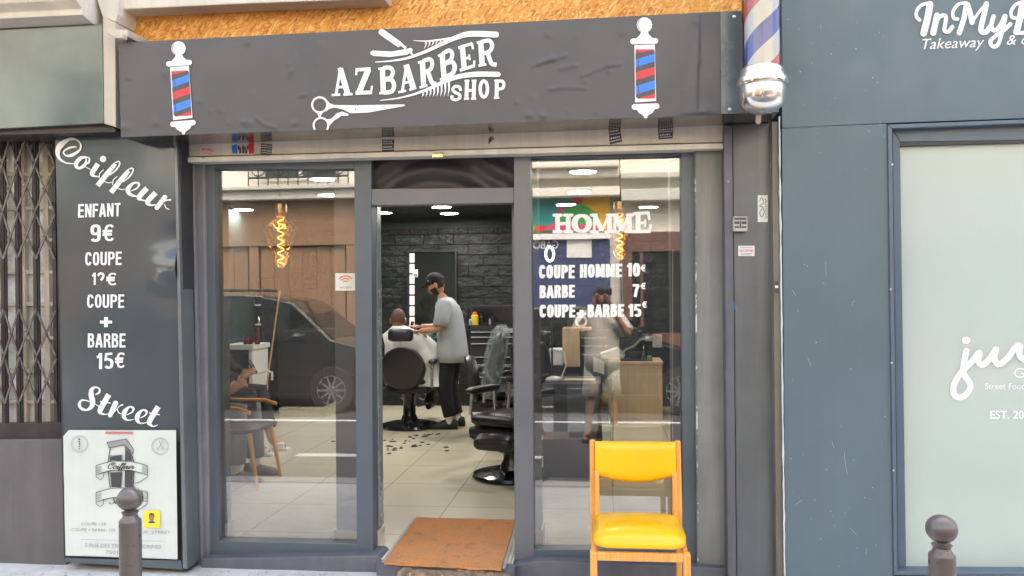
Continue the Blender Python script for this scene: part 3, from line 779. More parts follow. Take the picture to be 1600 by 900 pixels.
# ================================================================== SIGN
YSG = -.385
sg = thing('shop_sign', 'wide dark barber shop fascia sign with white lettering', 'sign', P(660, 130, YSG))
def sign_panel():
    # front skin as a fine sheet so that blisters and creases in the vinyl are real relief
    nx, ny = 300, 60; vs = []
    rnd = random.Random(5)
    bub = [(rnd.uniform(190, 1120), rnd.uniform(30, 200), rnd.uniform(2.5, 5), rnd.uniform(.4, 1.1)) for _ in range(70)]
    bub += [(188,79,5,1.4),(195,199,6,1.4),(260,115,6,1.6),(243,192,5,1.2),(498,69,6,1.7),(310,157,5,1.3),(386,192,8,1.2),(662,95,6,1.2),(856,54,5,1.2),(861,88,6,1.2),(827,180,6,1.5),(848,181,5,1.3),(1085,32,6,1.4)]
    cr = [((858,140),(880,136),(915,138)), ((842,100),(865,92),(885,86)), ((875,108),(890,104),(900,102)), ((910,118),(945,104),(970,100)), ((402,185),(415,195),(430,199)), ((450,120),(456,100),(462,84)), ((495,100),(500,85),(505,70)), ((832,103),(850,95),(865,93)),((470,150),(490,145),(505,138))]
    segs = []
    for c in cr:
        q = cat(list(c), 6); segs.append(q)
    for j in range(ny+1):
        for i in range(nx+1):
            u, v = i/nx, j/ny
            tx, ty = 185+(1125-185)*u, 67+(18-67)*u
            bx, by = 189+(1126-189)*u, 214.5+(179-214.5)*u
            x, y = tx+(bx-tx)*v, ty+(by-ty)*v
            h = 0
            for (a, b, r, k) in bub:
                d2 = ((x-a)**2+(y-b)**2)/(r*r)
                if d2 < 4: h += .0042*k*math.exp(-d2*1.2)
            for q in segs:
                if q[0][0]-20 < x < q[-1][0]+20:
                    d = min((x-a)**2+(y-b)**2 for a, b in q)
                    if d < 60: h += .0046*math.exp(-d/7)
            # the loose fold near the end of the vinyl
            fx = 1091 - (y-18)*.02
            wdt = 1.5 + max(0, (y-45))*.085
            if x < fx+6: 
                dd = (fx-x)
                if dd < 0: h += .010*math.exp(-(dd/2)**2)
                elif dd < wdt*2.2: h += .010*max(0, 1-dd/(wdt*2.2))
            if y > 150 and 1080 < x < 1122: h += .011*math.exp(-((x-1100)**2)/90 - ((y-176)**2)/120)
            h += .0012*mnoise.noise((x*.012, y*.02, 1)); h *= .35 if (470 < x < 800 and 40 < y < 205 and abs(x-640) < 160) or abs(x-1007) < 26 or abs(x-283) < 24 else 1
            if u in (0, 1) or v in (0, 1): h = 0
            p = P(x, y, YSG); p.y -= h; vs.append(p)
    mb = MB(); mb.add(vs, [(j*(nx+1)+i, j*(nx+1)+i+1, (j+1)*(nx+1)+i+1, (j+1)*(nx+1)+i) for j in range(ny) for i in range(nx)])
    # box behind the skin: top and ends
    c = [P(185,67,YSG), P(1125,18,YSG), P(1126,179,YSG), P(189,214.5,YSG)]
    d = Vector((0, .27, 0))
    mb.add(c + [p+d for p in c], [(0,4,5,1),(0,3,7,4),(1,5,6,2)])
    mb.build('vinyl_panel', M['vinyl'], sg, smooth=60, recalc=False)
    mb = MB(); mb.add([c[3], P(1216,176,YSG), P(1216,176,YSG)+d, c[3]+d], [(0,1,2,3)])
    mb.build('underside', M['glossunder'], sg, recalc=False)
    e = MB(); e.px([(1125.2,18),(1217,13),(1217,175.5),(1126.2,179)], YSG+.002, .27); e.build('end_plate', M['plate'], sg, bevel=.003)
sign_panel()
e = MB()
for x, y in ((1147,26),(1140,171),(1195,22)):
    p = P(x, y, YSG+.002); e = MB(); e.lathe([(.008,0),(.008,.002),(.004,.004)], p, 12, M=Matrix.Rotation(PI/2, 3, 'X'))
    e.build('screw', M['steel'], sg, smooth=40)
YE = YSG - .0045
# wordmark
k4 = lambda pts: sc(pts, 4, (400, 0))
wm = MB()
def st(pts, w, smooth=False, rnd=False):
    p = k4(pts); p = cat(p, 8) if smooth else p
    ww = [x/4 for x in w] if isinstance(w, list) else w/4
    if isinstance(ww, list) and smooth:
        n = len(p); m = len(ww)-1; ww = [ww[min(m-1, int(i/(n-1)*m))] + (ww[min(m, int(i/(n-1)*m)+1)] - ww[min(m-1, int(i/(n-1)*m))]) * (i/(n-1)*m - min(m-1, int(i/(n-1)*m))) for i in range(n)]
    ribbon(wm, p, ww, YE, rnd=rnd)
# A Z
st([(527,432),(500,590)],17); st([(526,428),(574,588)],35); st([(512,545),(562,543)],15); st([(473,594),(527,591)],15); st([(546,591),(603,588)],15); st([(512,436),(532,426)],14)
st([(622,437),(716,431)],22); st([(702,436),(642,582)],36); st([(622,581),(725,577)],24); st([(629,428),(626,470)],13); st([(718,585),(725,536)],13)
# B A R
st([(790,424),(796,580)],33); st([(764,431),(800,426)],15); st([(770,583),(805,580)],15); st([(795,424),(838,424),(856,450),(840,485),(797,495)],25,True); st([(797,500),(845,498),(863,535),(846,572),(797,578)],27,True)
st([(940,410),(914,572)],17); st([(938,404),(985,556)],36); st([(922,520),(972,508)],15); st([(889,577),(938,567)],15); st([(958,562),(1002,548)],15)
st([(1040,382),(1048,542)],33); st([(1012,392),(1046,383)],15); st([(1022,548),(1072,533)],15); st([(1042,384),(1085,370),(1102,398),(1088,435),(1047,452)],25,True); st([(1074,446),(1100,515),(1126,524)],27,True)
# B E R
st([(1163,335),(1176,490)],33); st([(1138,350),(1166,337)],15); st([(1150,498),(1182,486)],15); st([(1166,336),(1206,315),(1226,335),(1216,375),(1174,397)],25,True); st([(1174,402),(1222,387),(1242,415),(1228,458),(1180,482)],27,True)
st([(1290,295),(1302,432)],33); st([(1264,299),(1352,272)],19); st([(1350,268),(1356,308)],14); st([(1296,370),(1334,358)],16); st([(1331,340),(1337,376)],12); st([(1274,440),(1366,410)],20); st([(1362,418),(1365,378)],14)
st([(1404,262),(1414,405)],33); st([(1380,268),(1410,258)],15); st([(1390,411),(1440,402)],15); st([(1408,262),(1456,254),(1476,282),(1460,320),(1412,336)],25,True); st([(1448,330),(1472,395),(1504,404)],27,True)
# SHOP
st([(1279,568),(1272,545),(1245,540),(1230,558),(1245,578),(1270,590),(1274,610),(1252,623),(1226,616),(1225,596)],19,True)
for x in (1317, 1362): st([(x+2,503),(x-2,622)],24); st([(x-14,505),(x+16,504)],13); st([(x-18,618),(x+14,617)],13)
st([(1317,566),(1362,563)],17)
ribbon(wm, k4(circ((1424,556), 23, 50, 30)), 21/4, YE, closed=True)
st([(1506,500),(1503,613)],24); st([(1490,505),(1512,502)],13); st([(1487,613),(1520,611)],13); st([(1506,507),(1540,508),(1549,530),(1538,553),(1505,557)],19,True)
wm.build('lettering', M['white'], sg, recalc=False)
wm = MB()
st([(745,388),(850,380),(950,362),(1060,322),(1160,275),(1250,235),(1340,212),(1500,216)],[5,11,16,20,24,30,36,37],True); ribbon(wm, circ((775,54),4.5,4.5,14), .6, YE, closed=True, rnd=False); fpoly(wm, circ((775,54),4.5,4.5), YE)
st([(775,627),(880,615),(990,588),(1090,550),(1180,508),(1270,478),(1380,464),(1513,465)],[4,9,14,18,24,30,33,32],True); fpoly(wm, circ((778.3,116.3),4,4), YE)
st([(984,253),(1060,257),(1130,250),(1200,240),(1262,228)],[3,8,10,10,8],True)
for i in range(9):
    x = 1062+23*i; yb = 308-9*i; yt = 254-3*i
    fpoly(wm, k4([(x-6,yt),(x+8,yt),(x+3,yt+(yb-yt)*.55),(x-13,yb),(x-4,yt+(yb-yt)*.5)]), YE)
for i in range(8):
    x = 1040+23*i; yt = 572-10*i
    fpoly(wm, k4([(x-3,yt+4),(x+11,yt-2),(x+10,yt+(606-yt)*.6),(x-3,606),(x+1,yt+(600-yt)*.5)]), YE)
wm.build('comb_emblem', M['white'], sg, recalc=False)
wm = MB()
fpoly(wm, k4([(768,192),(782,180),(800,186),(905,262),(942,296),(930,306),(905,286),(890,296),(790,228),(766,208)]), YE)
fpoly(wm, k4([(714,326),(728,316),(850,322),(968,300),(979,308),(977,322),(945,342),(840,356),(735,350),(716,340)]), YE)
st([(958,318),(988,352)],11)
wm.build('razor_emblem', M['white'], sg, recalc=False)
wm = MB()
ribbon(wm, k4(circ((398,655),47,47,36)), 12/4, YE, closed=True)
ribbon(wm, k4(circ((406,783),46,46,30,PI*.80,PI*2.2)), 12/4, YE, rnd=False)
fpoly(wm, k4([(432,612),(460,645),(490,656),(620,658),(925,652),(931,658),(925,664),(700,704),(590,708),(545,684),(490,672),(455,682),(435,700),(446,662)]), YE)
fpoly(wm, k4([(440,748),(470,742),(505,708),(540,697),(580,714),(574,724),(535,724),(490,752),(455,790),(436,812),(448,785)]), YE)
fpoly(wm, k4([(378,698),(418,698),(402,732),(392,732)]), YE)
wm.build('scissors_emblem', M['white'], sg, recalc=False)
MB().lathe([(.004,0),(.004,.001)], P(555.7,170.7,YE-.002), 12, M=Matrix.Rotation(PI/2,3,'X')).build('pivot_dot', M['edark'], sg)
def emblem(A, Bp, label):
    ax, ay = A; bx, by = Bp; L = 146.0
    s = math.hypot(bx-ax, by-ay)/L; dx, dy = (bx-ax)/(L*s), (by-ay)/(L*s)
    fn = lambda p: (ax + s*((p[0]-1007)*dy + (p[1]-39)*dx), ay + s*(-(p[0]-1007)*dx + (p[1]-39)*dy))
    m = MB()
    fpoly(m, circ((1007,39),12,12), YE, 0, fn)
    fpoly(m, [(1002,49),(1012,49),(1014,54),(1020,60),(994,60),(1000,54)], YE, 0, fn)
    ribbon(m, [(989,64.5),(1024,64)], 9, YE, 0, fn=fn)
    fpoly(m, [(991,70.5),(1023,69.5),(1024.5,158),(991.5,160)], YE, 0, fn)
    ribbon(m, [(990.5,167),(1025,166)], 9, YE, 0, fn=fn)
    fpoly(m, [(993,170),(1023,169.5),(1019,176),(1011,181),(1010,185),(1006,185),(1004.5,181),(997,176)], YE, 0, fn)
    Y2 = YE-.0024
    def bp(pts, mi, off): m.add([P(*fn(p), Y2-off) for p in pts], [tuple(range(len(pts)))], mi)
    bp([(992.5,80),(996,77),(1020,77),(1022.5,80),(1023,150),(1020,153.5),(996,154),(992.8,151)], 1, 0)
    def band(y, hgt, mi, dy=-9, lo=77, hi=153.5):
        for xa, xb in ((992.7, 996), (997.6, 1022.6)):
            f = lambda x: y + dy*(x-992.5)/30
            q = [(xa, f(xa)), (xb, f(xb)), (xb, f(xb)+hgt), (xa, f(xa)+hgt)]
            q = [(x, min(max(yy, lo), hi)) for x, yy in q]
            if max(a[1] for a in q)-min(a[1] for a in q) > .5 : bp(q, mi, .0006)
    band(76, 8, 3, -8); band(93, 12, 2); band(113.5, 12, 3); band(134.5, 13, 2); band(155.5, 8, 3, -9)
    ribbon(m, circ((1006.5,39),10,10,14,PI*.65,PI*1.3), .9, YE-.0015, 1, rnd=False, fn=fn)
    o = m.build('barber_pole_emblem', [M['white'], M['edark'], M['eblue'], M['ered']], sg, recalc=False); return o
emblem((1007,39),(1008,185),''); emblem((279,75.5),(286,210),'')

# OSB hoarding above the sign
o = MB().px([(180.5,14),(1150,-60),(1218,-60),(1218,22),(182,84)], -.13, .02).build('hoarding_board', M['osb']); tag(o, 'orange strand board hoarding above the dark sign', 'board')
br = MB(); br.px([(167,45),(176,43),(193,53),(192,60),(180,59),(167,52)], -.44, .04); br.px([(176,46),(200,46),(199,57),(180,58)], -.40, .27)
o = br.build('timber_bracket', M['creamedge'], bevel=.004); tag(o, 'short pale timber bracket at the corner of the strand board', 'bracket')

# ================================================================== NEIGHBOUR LEFT
nf = thing('neighbour_fascia', 'glossy grey blank fascia panel at the upper left edge', 'sign', P(80, 120, -.33))
MB().px([(-120,53),(160,37),(162,193),(-120,208)], -.33, .3).build('panel', M['neigh'], nf, bevel=.004)
MB().px([(160.3,26),(180,35),(181,199),(162.5,193)], -.335, .3).build('end_trim', M['creamedge'], nf, bevel=.004)
MB().px([(-120,209),(160,194),(181,201),(181,206),(-120,214)], -.30, .32).build('underside_lip', M['rustdark'], nf)

gw = thing('wooden_window', 'old pale wooden window with small obscured panes behind the grille', 'window', P(40, 440, .02))
MB().px([(-120,205),(92,205),(98,690),(-120,690)], .0, .02).build('pane', M['obscure'], gw)
mb = MB()
for x in (-20, 33, 70): mb.px([(x-4,205),(x+4,205),(x+9,690),(x+1,690)], -.03, .028)
for y in (272, 325, 375, 425, 475, 528, 580, 628): mb.px([(-120,y-3),(96,y-3),(96,y+3),(-120,y+3)], -.024, .022)
mb.build('muntin', M['muntin'], gw, bevel=.003)
gr = thing('folding_grille', 'dark brown folding security grille over the old window', 'grille', P(40, 440, -.08))
mb = MB()
bars = [-75, -48, -21, 2, 25, 53, 83.5]
for i, x in enumerate(bars):
    mb.px([(x-4.2,208),(x+1.8,208),(x+6.8,668),(x+.8,668)], -.09, .02)
    mb.px([(x+3.2,208),(x+5.2,208),(x+10.2,668),(x+8.2,668)], -.086, .014)
mb.build('bar', M['rustdark'], gr, bevel=.002)
mb = MB()
for i in range(len(bars)-1):
    for yc_ in (217, 292, 367, 518, 593):
        y = yc_ - 35 + (i % 2)*3
        x0, x1 = bars[i]+1+ (y-205)*.0105, bars[i+1]+(y-205)*.0105
        for (ya, yb_) in ((y, y+70), (y+70, y)):
            xa, xb = x0, x1
            if min(ya, yb_) < 212:
                f = (212-min(ya, yb_))/70
                if ya < yb_: xa = x0+(x1-x0)*f; ya = 212
                else: xb = x1-(x1-x0)*f; yb_ = 212
            mb.px([(xa-1.3,ya),(xa+1.5,ya),(xb+1.5,yb_),(xb-1.3,yb_)], -.104 if ya < yb_ else -.112, .006)
        mb.lathe([(.007,-.115),(.007,-.098)], (P((x0+x1)/2, y+35, -.1).x, 0, P((x0+x1)/2, y+35, -.1).z), 10, M=Matrix(((1,0,0),(0,0,1),(0,-1,0))))
mb.build('lattice', pbr('worn_grille_lattice', S(112,104,100), .5, .3, var=.3, vs=20), gr)
mb = MB(); mb.px([(-120,664),(100,660),(100,686),(-120,690)], -.092, .05); mb.px([(-120,204),(88,203),(88,214),(-120,216)], -.092, .05)
mb.px([(83,208),(88.5,208),(98,676),(93,676)], -.07, .05)
mb.build('grille_rail', M['rustdark'], gr, bevel=.003)
o = MB().px([(-140,688),(104,686),(104,900),(-140,900)], -.11, .2).build('dado_wall', M['wallgrey'], bevel=.006); tag(o, 'grey painted low wall under the folding grille', 'wall')

# price board
pb = thing('price_board', 'tall dark hairdresser price board with white script lettering', 'sign', P(185, 540, -.2))
def board(x0, y0, w):  # gently buckled sheet
    nx, ny = 24, 60; vs = []
    for j in range(ny+1):
        for i in range(nx+1):
            u, v = i/nx, j/ny
            xa, xb = 86+14*v, 272+13*v
            p = P(xa+(xb-xa)*u, 212 + (690-212)*v, -.2)
            p.y -= .0015*mnoise.noise((u*1.6, v*3, 4)) + .030*math.exp(-((u-1.0)/.16)**2 - ((v-.42)/.10)**2) * (1 if u > .6 else 0) * math.sin((v-.42)*25+1.2)
            vs.append(p)
    mb = MB(); mb.add(vs, [(j*(nx+1)+i, j*(nx+1)+i+1, (j+1)*(nx+1)+i+1, (j+1)*(nx+1)+i) for j in range(ny) for i in range(nx)])
    return mb
board(0,0,0).build('dark_panel', pbr('glossy_dark_panel', S(88, 95, 98), .13, .25, var=.12, vs=1.5, bump=.02, chips=((.4,.42,.42), .765, 4)), pb, smooth=180)
mb = MB(); mb.px([(86,212),(283,205),(292,893),(100,876)], -.185, .17); mb.build('backing_board', M['dark'], pb)
mb = MB(); mb.px([(272.5,228),(276.5,228),(292.5,889),(285.5,889)], -.215, .14); mb.px([(268,205),(274,205),(276,229),(271,229)], -.215, .14); mb.build('edge_trim', pbr('grey_edge_trim', S(120,124,128), .35, .4, chips=(S(60,60,60), .72, 9)), pb, bevel=.002)
mb = MB(); mb.px([(101,872),(283,876),(285,890),(101,878)], -.21, .15); mb.build('bottom_strip', M['frame'], pb)
YPB = -.2032
mb = MB()
def tr(pts, s, o, rnd=True):
    p = [(a/s+o[0], b/s+o[1], w/s) for a, b, w in pts]; n = 7
    q = cat([x[:2] for x in p], n) if len(p) > 2 else [x[:2] for x in p]
    ww = [max(.5, p[min(len(p)-1, i//n)][2]*(1-(i % n)/n) + p[min(len(p)-1, i//n+1)][2]*(i % n)/n) for i in range(len(q))] if len(p) > 2 else [x[2] for x in p]
    ribbon(mb, q, ww, YPB, rnd=rnd)
c6 = lambda pts, rnd=True: tr(pts, 6.43, (80, 205), rnd)
c6([(250,158,14),(190,165,20),(125,205,14),(150,245,16),(210,240,34),(285,190,22),(295,130,14),(250,85,16),(180,82,30),(95,140,62),(64,210,48),(88,280,24),(150,318,12),(220,326,10)])
c6([(348,258,14),(290,275,40),(248,332,44),(278,372,26),(335,340,36),(352,290,14),(346,262,12),(384,272,14),(376,315,22),(352,328,10)]); c6([(350,362,8),(390,382,8)])
c6([(470,328,50),(412,420,50),(432,450,20),(482,456,8)], False); fpoly(mb, [(a/6.43+80, b/6.43+205) for a, b in circ((521,279),32)], YPB)
for dx, dy in ((0,0),(135,68)):
    c6([(645+dx,328+dy,40),(560+dx,430+dy,52),(466+dx,548+dy,50)], False); c6([(640+dx,318+dy,12),(676+dx,303+dy,14),(688+dx,330+dy,16),(655+dx,385+dy,18),(590+dx,440+dy,9)])
    c6([(525+dx,388+dy,8),(488+dx,425+dy,10),(482+dx,470+dy,8)]); c6([(528+dx,504+dy,8),(570+dx,518+dy,8),(606+dx,514+dy,8)])
c6([(800,600,8),(862,572,18),(882,528,24),(832,520,20),(772,580,50),(792,634,34),(862,656,10)])
c6([(962,572,52),(884,662,52),(908,690,18),(964,698,8)], False); c6([(1050,618,52),(968,708,52),(1000,742,18),(1050,738,8)], False)
c6([(1142,664,50),(1062,768,46)], True); c6([(1078,762,8),(1140,702,9),(1196,690,18)]); c6([(1140,738,10),(1155,772,10),(1182,784,10)])
c10 = lambda pts, rnd=True: tr(pts, 10, (110, 590), rnd)
c10([(395,262,14),(446,236,36),(456,185,28),(400,150,20),(334,185,60),(325,270,84),(346,370,84),(330,450,70),(262,504,30),(180,488,42),(138,420,50),(172,358,30),(240,356,20),(300,376,14)])
c10([(388,410,12),(452,456,12)]); c10([(600,264,86),(468,500,84),(484,558,40),(540,573,16),(592,566,8)], False); c10([(470,376,18),(620,396,18)])
c10([(706,400,82),(620,588,70)], True); c10([(650,582,10),(760,452,14),(812,428,28)]); c10([(738,500,14),(752,545,14),(790,566,12)])
for dx, dy in ((0,0),(206,50)): c10([(880+dx,582+dy,10),(962+dx,540+dy,24),(984+dx,482+dy,40),(925+dx,456+dy,22),(850+dx,530+dy,74),(838+dx,612+dy,66),(892+dx,664+dy,22),(990+dx,652+dy,8)])
c10([(1374,454,86),(1238,676,84),(1248,734,44),(1300,762,22),(1366,738,8)], False); c10([(1236,552,18),(1390,580,18)])
B = .022
for s, a, b, h in (('ENFANT',(122,340),(188,338),21),('9€',(141,378),(179,377),27),('COUPE',(133,415),(190,414),21),('1',(143,445),(150,445),19),('€',(166,446),(183,446),20),('COUPE',(136,481),(194,481),21),('+',(156,514),(175,514),30),('BARBE',(137,543),(196,543),22),('15€',(150,577),(196,575),25)):
    sans(mb, s, a, b, h, YPB, .165, .15, .09)
ribbon(mb, cat([(153,431),(157,427),(161.5,429.5),(160.5,434),(157.5,438)], 5), 3.6, YPB, rnd=False)
mb.build('lettering', M['white'], pb, recalc=False)
# poster
YPO = -.222
po = thing('clipper_poster', 'white barber poster with a clipper drawing, below the dark price board', 'poster', P(190, 770, YPO))
mb = MB()
nx, ny = 20, 20; vs = []
for j in range(ny+1):
    for i in range(nx+1):
        u, v = i/nx, j/ny
        x0, x1 = 98.5+4*v, 275+2.5*v; y0 = 672+0*u; y1 = 868+6*u
        if u == 0 and v == 0: p = P(x0+8, y0+1, YPO)
        else: p = P(x0+(x1-x0)*u, y0+(y1-y0)*v, YPO)
        p.y -= .003*mnoise.noise((u*2, v*2, 9)) + .008*math.exp(-((u-.12)/.12)**2-((v-.33-.35*u)/.06)**2)
        vs.append(p)
mb.add(vs, [(j*(nx+1)+i, j*(nx+1)+i+1, (j+1)*(nx+1)+i+1, (j+1)*(nx+1)+i) for j in range(ny) for i in range(nx)])
mb.build('board', M['paper'], po, smooth=180)
YI = YPO - .0042
k3 = lambda pts: sc(pts, 3.46, (60, 640))
mb = MB()
fpoly(mb, k3([(370,180),(470,158),(515,235),(505,240),(470,195),(382,205)]), YI, 1)
ribbon(mb, k3([(370,178),(382,207),(468,190),(512,242),(514,215),(474,158),(370,178)]), 1.1, YI, 0, rnd=False)
ribbon(mb, k3(cat([(388,210),(378,280),(380,360),(396,450),(430,462)], 6)), 1.5, YI, 0); ribbon(mb, k3(cat([(468,200),(500,240),(516,300),(512,430)], 6)), 1.5, YI, 0)
fpoly(mb, k3([(470,210),(498,240),(512,300),(508,420),(468,420),(466,290)]), YI, 0)
ribbon(mb, k3([(462,205),(468,290),(455,440)]), 2.2, YI, 2)
fpoly(mb, k3([(388,255),(450,245),(452,290),(385,296)]), YI, 0); fpoly(mb, k3([(384,340),(452,338),(446,430),(398,434)]), YI, 0)
ribbon(mb, k3([(386,250),(384,300),(396,440),(450,436),(458,330),(455,244),(386,250)]), 1.0, YI, 1, rnd=False)
def rib(y):
    ribbon(mb, k3(cat([(312,y+8),(400,y-14),(500,y-12),(588,y+8)], 6)), 1, YI, 0); ribbon(mb, k3(cat([(318,y+58),(400,y+36),(500,y+38),(588,y+58)], 6)), 1, YI, 0)
    ribbon(mb, k3([(312,y+8),(312,y+70),(335,y+86),(352,y+70),(350,y+44)]), 1, YI, 0); ribbon(mb, k3([(588,y+8),(588,y+70)]), 1, YI, 0)
    ribbon(mb, k3(cat([(588,y+70),(550,y+96),(520,y+104)], 6)), 1, YI, 0)
    for q in range(6): ribbon(mb, k3([(318+q*4,y+14-q),(318+q*4,y+52-q)]), .45, YI, 1, rnd=False); ribbon(mb, k3([(582-q*4,y+12-q),(582-q*4,y+50-q)]), .45, YI, 1, rnd=False)
fpoly(mb, k3([(314,300),(400,276),(500,278),(586,300),(586,346),(500,326),(400,324),(316,346)]), YI-.0020, 2); fpoly(mb, k3([(314,445),(400,420),(500,424),(586,445),(586,498),(500,476),(400,474),(316,498)]), YI-.0020, 2)
YI -= .0036
rib(294); rib(440)
for cx, cy in ((223,186),(658,198)): ribbon(mb, k3(circ((cx,cy),45,45,30)), .7, YI, 1, closed=True); ribbon(mb, k3(circ((cx,cy),39,39,30)), .4, YI, 1, closed=True)
for i in range(5): fpoly(mb, k3(circ((221,160+i*13),5-.5*i,5,10)), YI, 0)
ribbon(mb, k3([(652,166),(668,206)]), .8, YI, 1); ribbon(mb, k3([(674,170),(650,206)]), .8, YI, 1); ribbon(mb, k3(circ((645,212),6,6,10)), .7, YI, 1, closed=True); ribbon(mb, k3(circ((672,212),6,6,10)), .7, YI, 1, closed=True)
mb.build('clipper_drawing', [M['ink'], M['inkgrey'], M['paper']], po, recalc=False)
mb = MB()
script(mb, 'Coiffeur', k3([(372,318)])[0], k3([(512,322)])[0], 4.8, YI, .5, .4, .14)
script(mb, 'Street', k3([(385,510)])[0], k3([(500,505)])[0], 4.8, YI, .5, .4, .14)
def tx(s, a, b, h, off=.0): text(mb, s, k3([a])[0], k3([b])[0], h/3.46, YI, off, mi=1)
tx('COUPE: 12€', (232,626), (366,626), 15); tx('COUPE + BARBE: 15€', (178,656), (418,660), 15); tx('COIFFEUR_STREET', (452,670), (714,671), 15)
tx('2 RUE DES TROIS COURONNES', (252,742), (664,752), 19); tx('75011 PARIS', (364,780), (556,784), 19)
ribbon(mb, k3([(230,702),(688,712),(688,806),(232,788)]), .5, YI, 1, closed=True)
mb.build('lettering', [M['ink'], M['inkgrey']], po, recalc=False)
mb = MB(); ribbon(mb, k3([(366,124),(506,126)]), 3.6, YI, 0); mb.build('red_print', M['pinkred'], po, recalc=False)
mb = MB()
fpoly(mb, k3([(570,556),(580,546),(648,546),(658,556),(658,630),(648,640),(578,638),(568,628)]), YI, 0)
fpoly(mb, k3(circ((612,580),15,19,16)), YI-.001, 1); fpoly(mb, k3([(592,612),(602,602),(622,602),(632,612),(628,614),(596,614)]), YI-.001, 2); fpoly(mb, k3([(597,578),(600,563),(612,558),(625,563),(627,578),(620,570),(604,570)]), YI-.002, 3); fpoly(mb, k3([(598,586),(626,586),(620,600),(604,600)]), YI-.002, 3)
mb.build('avatar_badge', [M['snapy'], M['skin2'], flat('badge_purple', S(70,60,150)), M['ink']], po, recalc=False)

# ================================================================== RIGHT SHOP
rsx = thing('takeaway_facade', 'blue grey clad takeaway shop front with frosted window', 'shopfront', P(1400, 560, -.2))
mb = MB(); mb.px([(1218,-70),(1900,-100),(1900,174),(1400,192),(1222,199.5)], -.2, .3); mb.px([(1221.5,201),(1386.5,194),(1396.5,960),(1228,960)], -.2, .3)
mb.px([(1396,902),(1900,906),(1900,960),(1396,960)], -.2, .3)
mb.build('cladding', M['clad'], rsx, bevel=.002)
mb = MB(); mb.px([(1387,194.5),(1900,175),(1900,181),(1394,201)], -.212, .15); mb.px([(1387.2,195),(1394,201.5),(1403,898),(1397,898)], -.212, .15); mb.px([(1397,893),(1900,897),(1900,903),(1397,899)], -.212, .1)
mb.px([(1394,201),(1900,181),(1900,215),(1406.5,221.5)], -.16, .1); mb.px([(1394,201),(1406,221),(1416,893),(1403,893)], -.16, .1)
mb.build('window_frame', M['cladtrim'], rsx, bevel=.003)
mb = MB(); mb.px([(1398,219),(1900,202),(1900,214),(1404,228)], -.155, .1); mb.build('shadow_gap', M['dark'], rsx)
mb = MB(); YC_ = -.2006
for q in ([(1319,706),(1321,725),(1324,742)],[(1244,788),(1251,783),(1254,781)],[(1272,779),(1275,783)],[(1328,825),(1333,830),(1338,836)],[(1354,857),(1353,866)],[(1238,453),(1243,462)],[(1336,470),(1331,474),(1333,478)],[(1375,190),(1376,197)],[(1355,203),(1360,206)],[(1300,690),(1303,700)],[(1262,560),(1268,572)],[(1290,410),(1291,430)]):
    ribbon(mb, cat(q, 5) if len(q) > 2 else q, .55, YC_)
rr = random.Random(31)
for k in range(60):
    x, y = rr.uniform(1230, 1384), rr.choice([rr.uniform(10, 190), rr.uniform(205, 890), rr.uniform(600, 890)]); fpoly(mb, circ((x, y), rr.uniform(.3, 1.0), rr.uniform(.3, 1.2), 7), YC_)
ribbon(mb, [(1224,199.8),(1300,197.5),(1384,194.3)], .5, YC_)
mb.build('scratches', flat('scratched_primer', S(168,178,180), .7), rsx, recalc=False)
for x, y in ((1394,257),(1391.5,452),(1393,567),(1396,735)):
    mb = MB(); mb.lathe([(.005,0),(.005,.0015),(.003,.0025)], P(x, y, -.2122), 10, M=Matrix.Rotation(PI/2, 3, 'X')); mb.build('screw_head', M['steel'], rsx)
pn = MB().px([(1406,222),(1900,206),(1900,899),(1416,894)], -.128, .008).build('pane', M['frost'], rsx)
mb = MB(); mb.px([(1415,889),(1900,893),(1900,898),(1416,894)], -.15, .02); mb.build('window_bead', M['silicone'], rsx)
mb = MB(); random.seed(9)
pts = [P(1217.5+ (y-180)*.0118 + random.uniform(-.25, .25), y, -.204) for y in range(182, 910, 9)]
mb.tube(pts, [.0045+.003*mnoise.noise((i*.35, 1, 2)) for i in range(len(pts))], 7); mb.build('sealant_bead', M['silicone'], rsx, smooth=60)
YR = -.203
k32 = lambda pts: sc(pts, 3.2, (1100, 0))
mb = MB()
def sw(pts, w, sm=True):
    p = k32(pts); ribbon(mb, cat(p, 8) if sm else p, [x/3.2 for x in w] if isinstance(w, list) else w/3.2, YR)
sw([(1078,100),(1062,82),(1066,48),(1095,22),(1135,16)], 17); sw([(1130,22),(1118,90),(1098,166)], 34)
sw([(1165,78),(1158,110),(1146,164)], 30); sw([(1152,125),(1178,84),(1208,80),(1206,120),(1202,152),(1222,158),(1242,134)], 20)
sw([(1268,95),(1248,90),(1246,55),(1275,20),(1315,16)], 17); sw([(1312,24),(1300,90),(1276,164)], 26); sw([(1318,24),(1332,70),(1340,112)], 26); sw([(1340,112),(1375,60),(1412,18)], 14); sw([(1412,20),(1396,90),(1384,150),(1408,160),(1434,130)], 27)
sw([(1448,82),(1436,130),(1452,152),(1480,130),(1504,80)], 22); sw([(1508,80),(1490,160),(1470,222),(1444,232),(1432,206),(1460,178),(1500,150),(1532,120)], 20)
sw([(1560,90),(1540,85),(1536,55),(1560,22),(1600,8)], 17); sw([(1592,18),(1580,90),(1562,160)], 32); sw([(1592,14),(1640,10),(1660,40),(1630,78),(1590,84)], 20); sw([(1590,84),(1650,84),(1660,125),(1625,160),(1560,164)], 20)
mb.build('name_lettering', M['white'], rsx, recalc=False)
mb = MB()
text(mb, 'Takeaway', (1441,77), (1538,73), 16, YR, .0, .25, up=(0,-1)); text(mb, '& c', (1573,70), (1606,69), 15, YR, .0, .25, up=(0,-1)); mb.build('tagline_lettering', M['white'], rsx, recalc=False)
mb = MB(); YP = -.1295
kj = lambda pts: sc(pts, 2.141, (1380, 480))
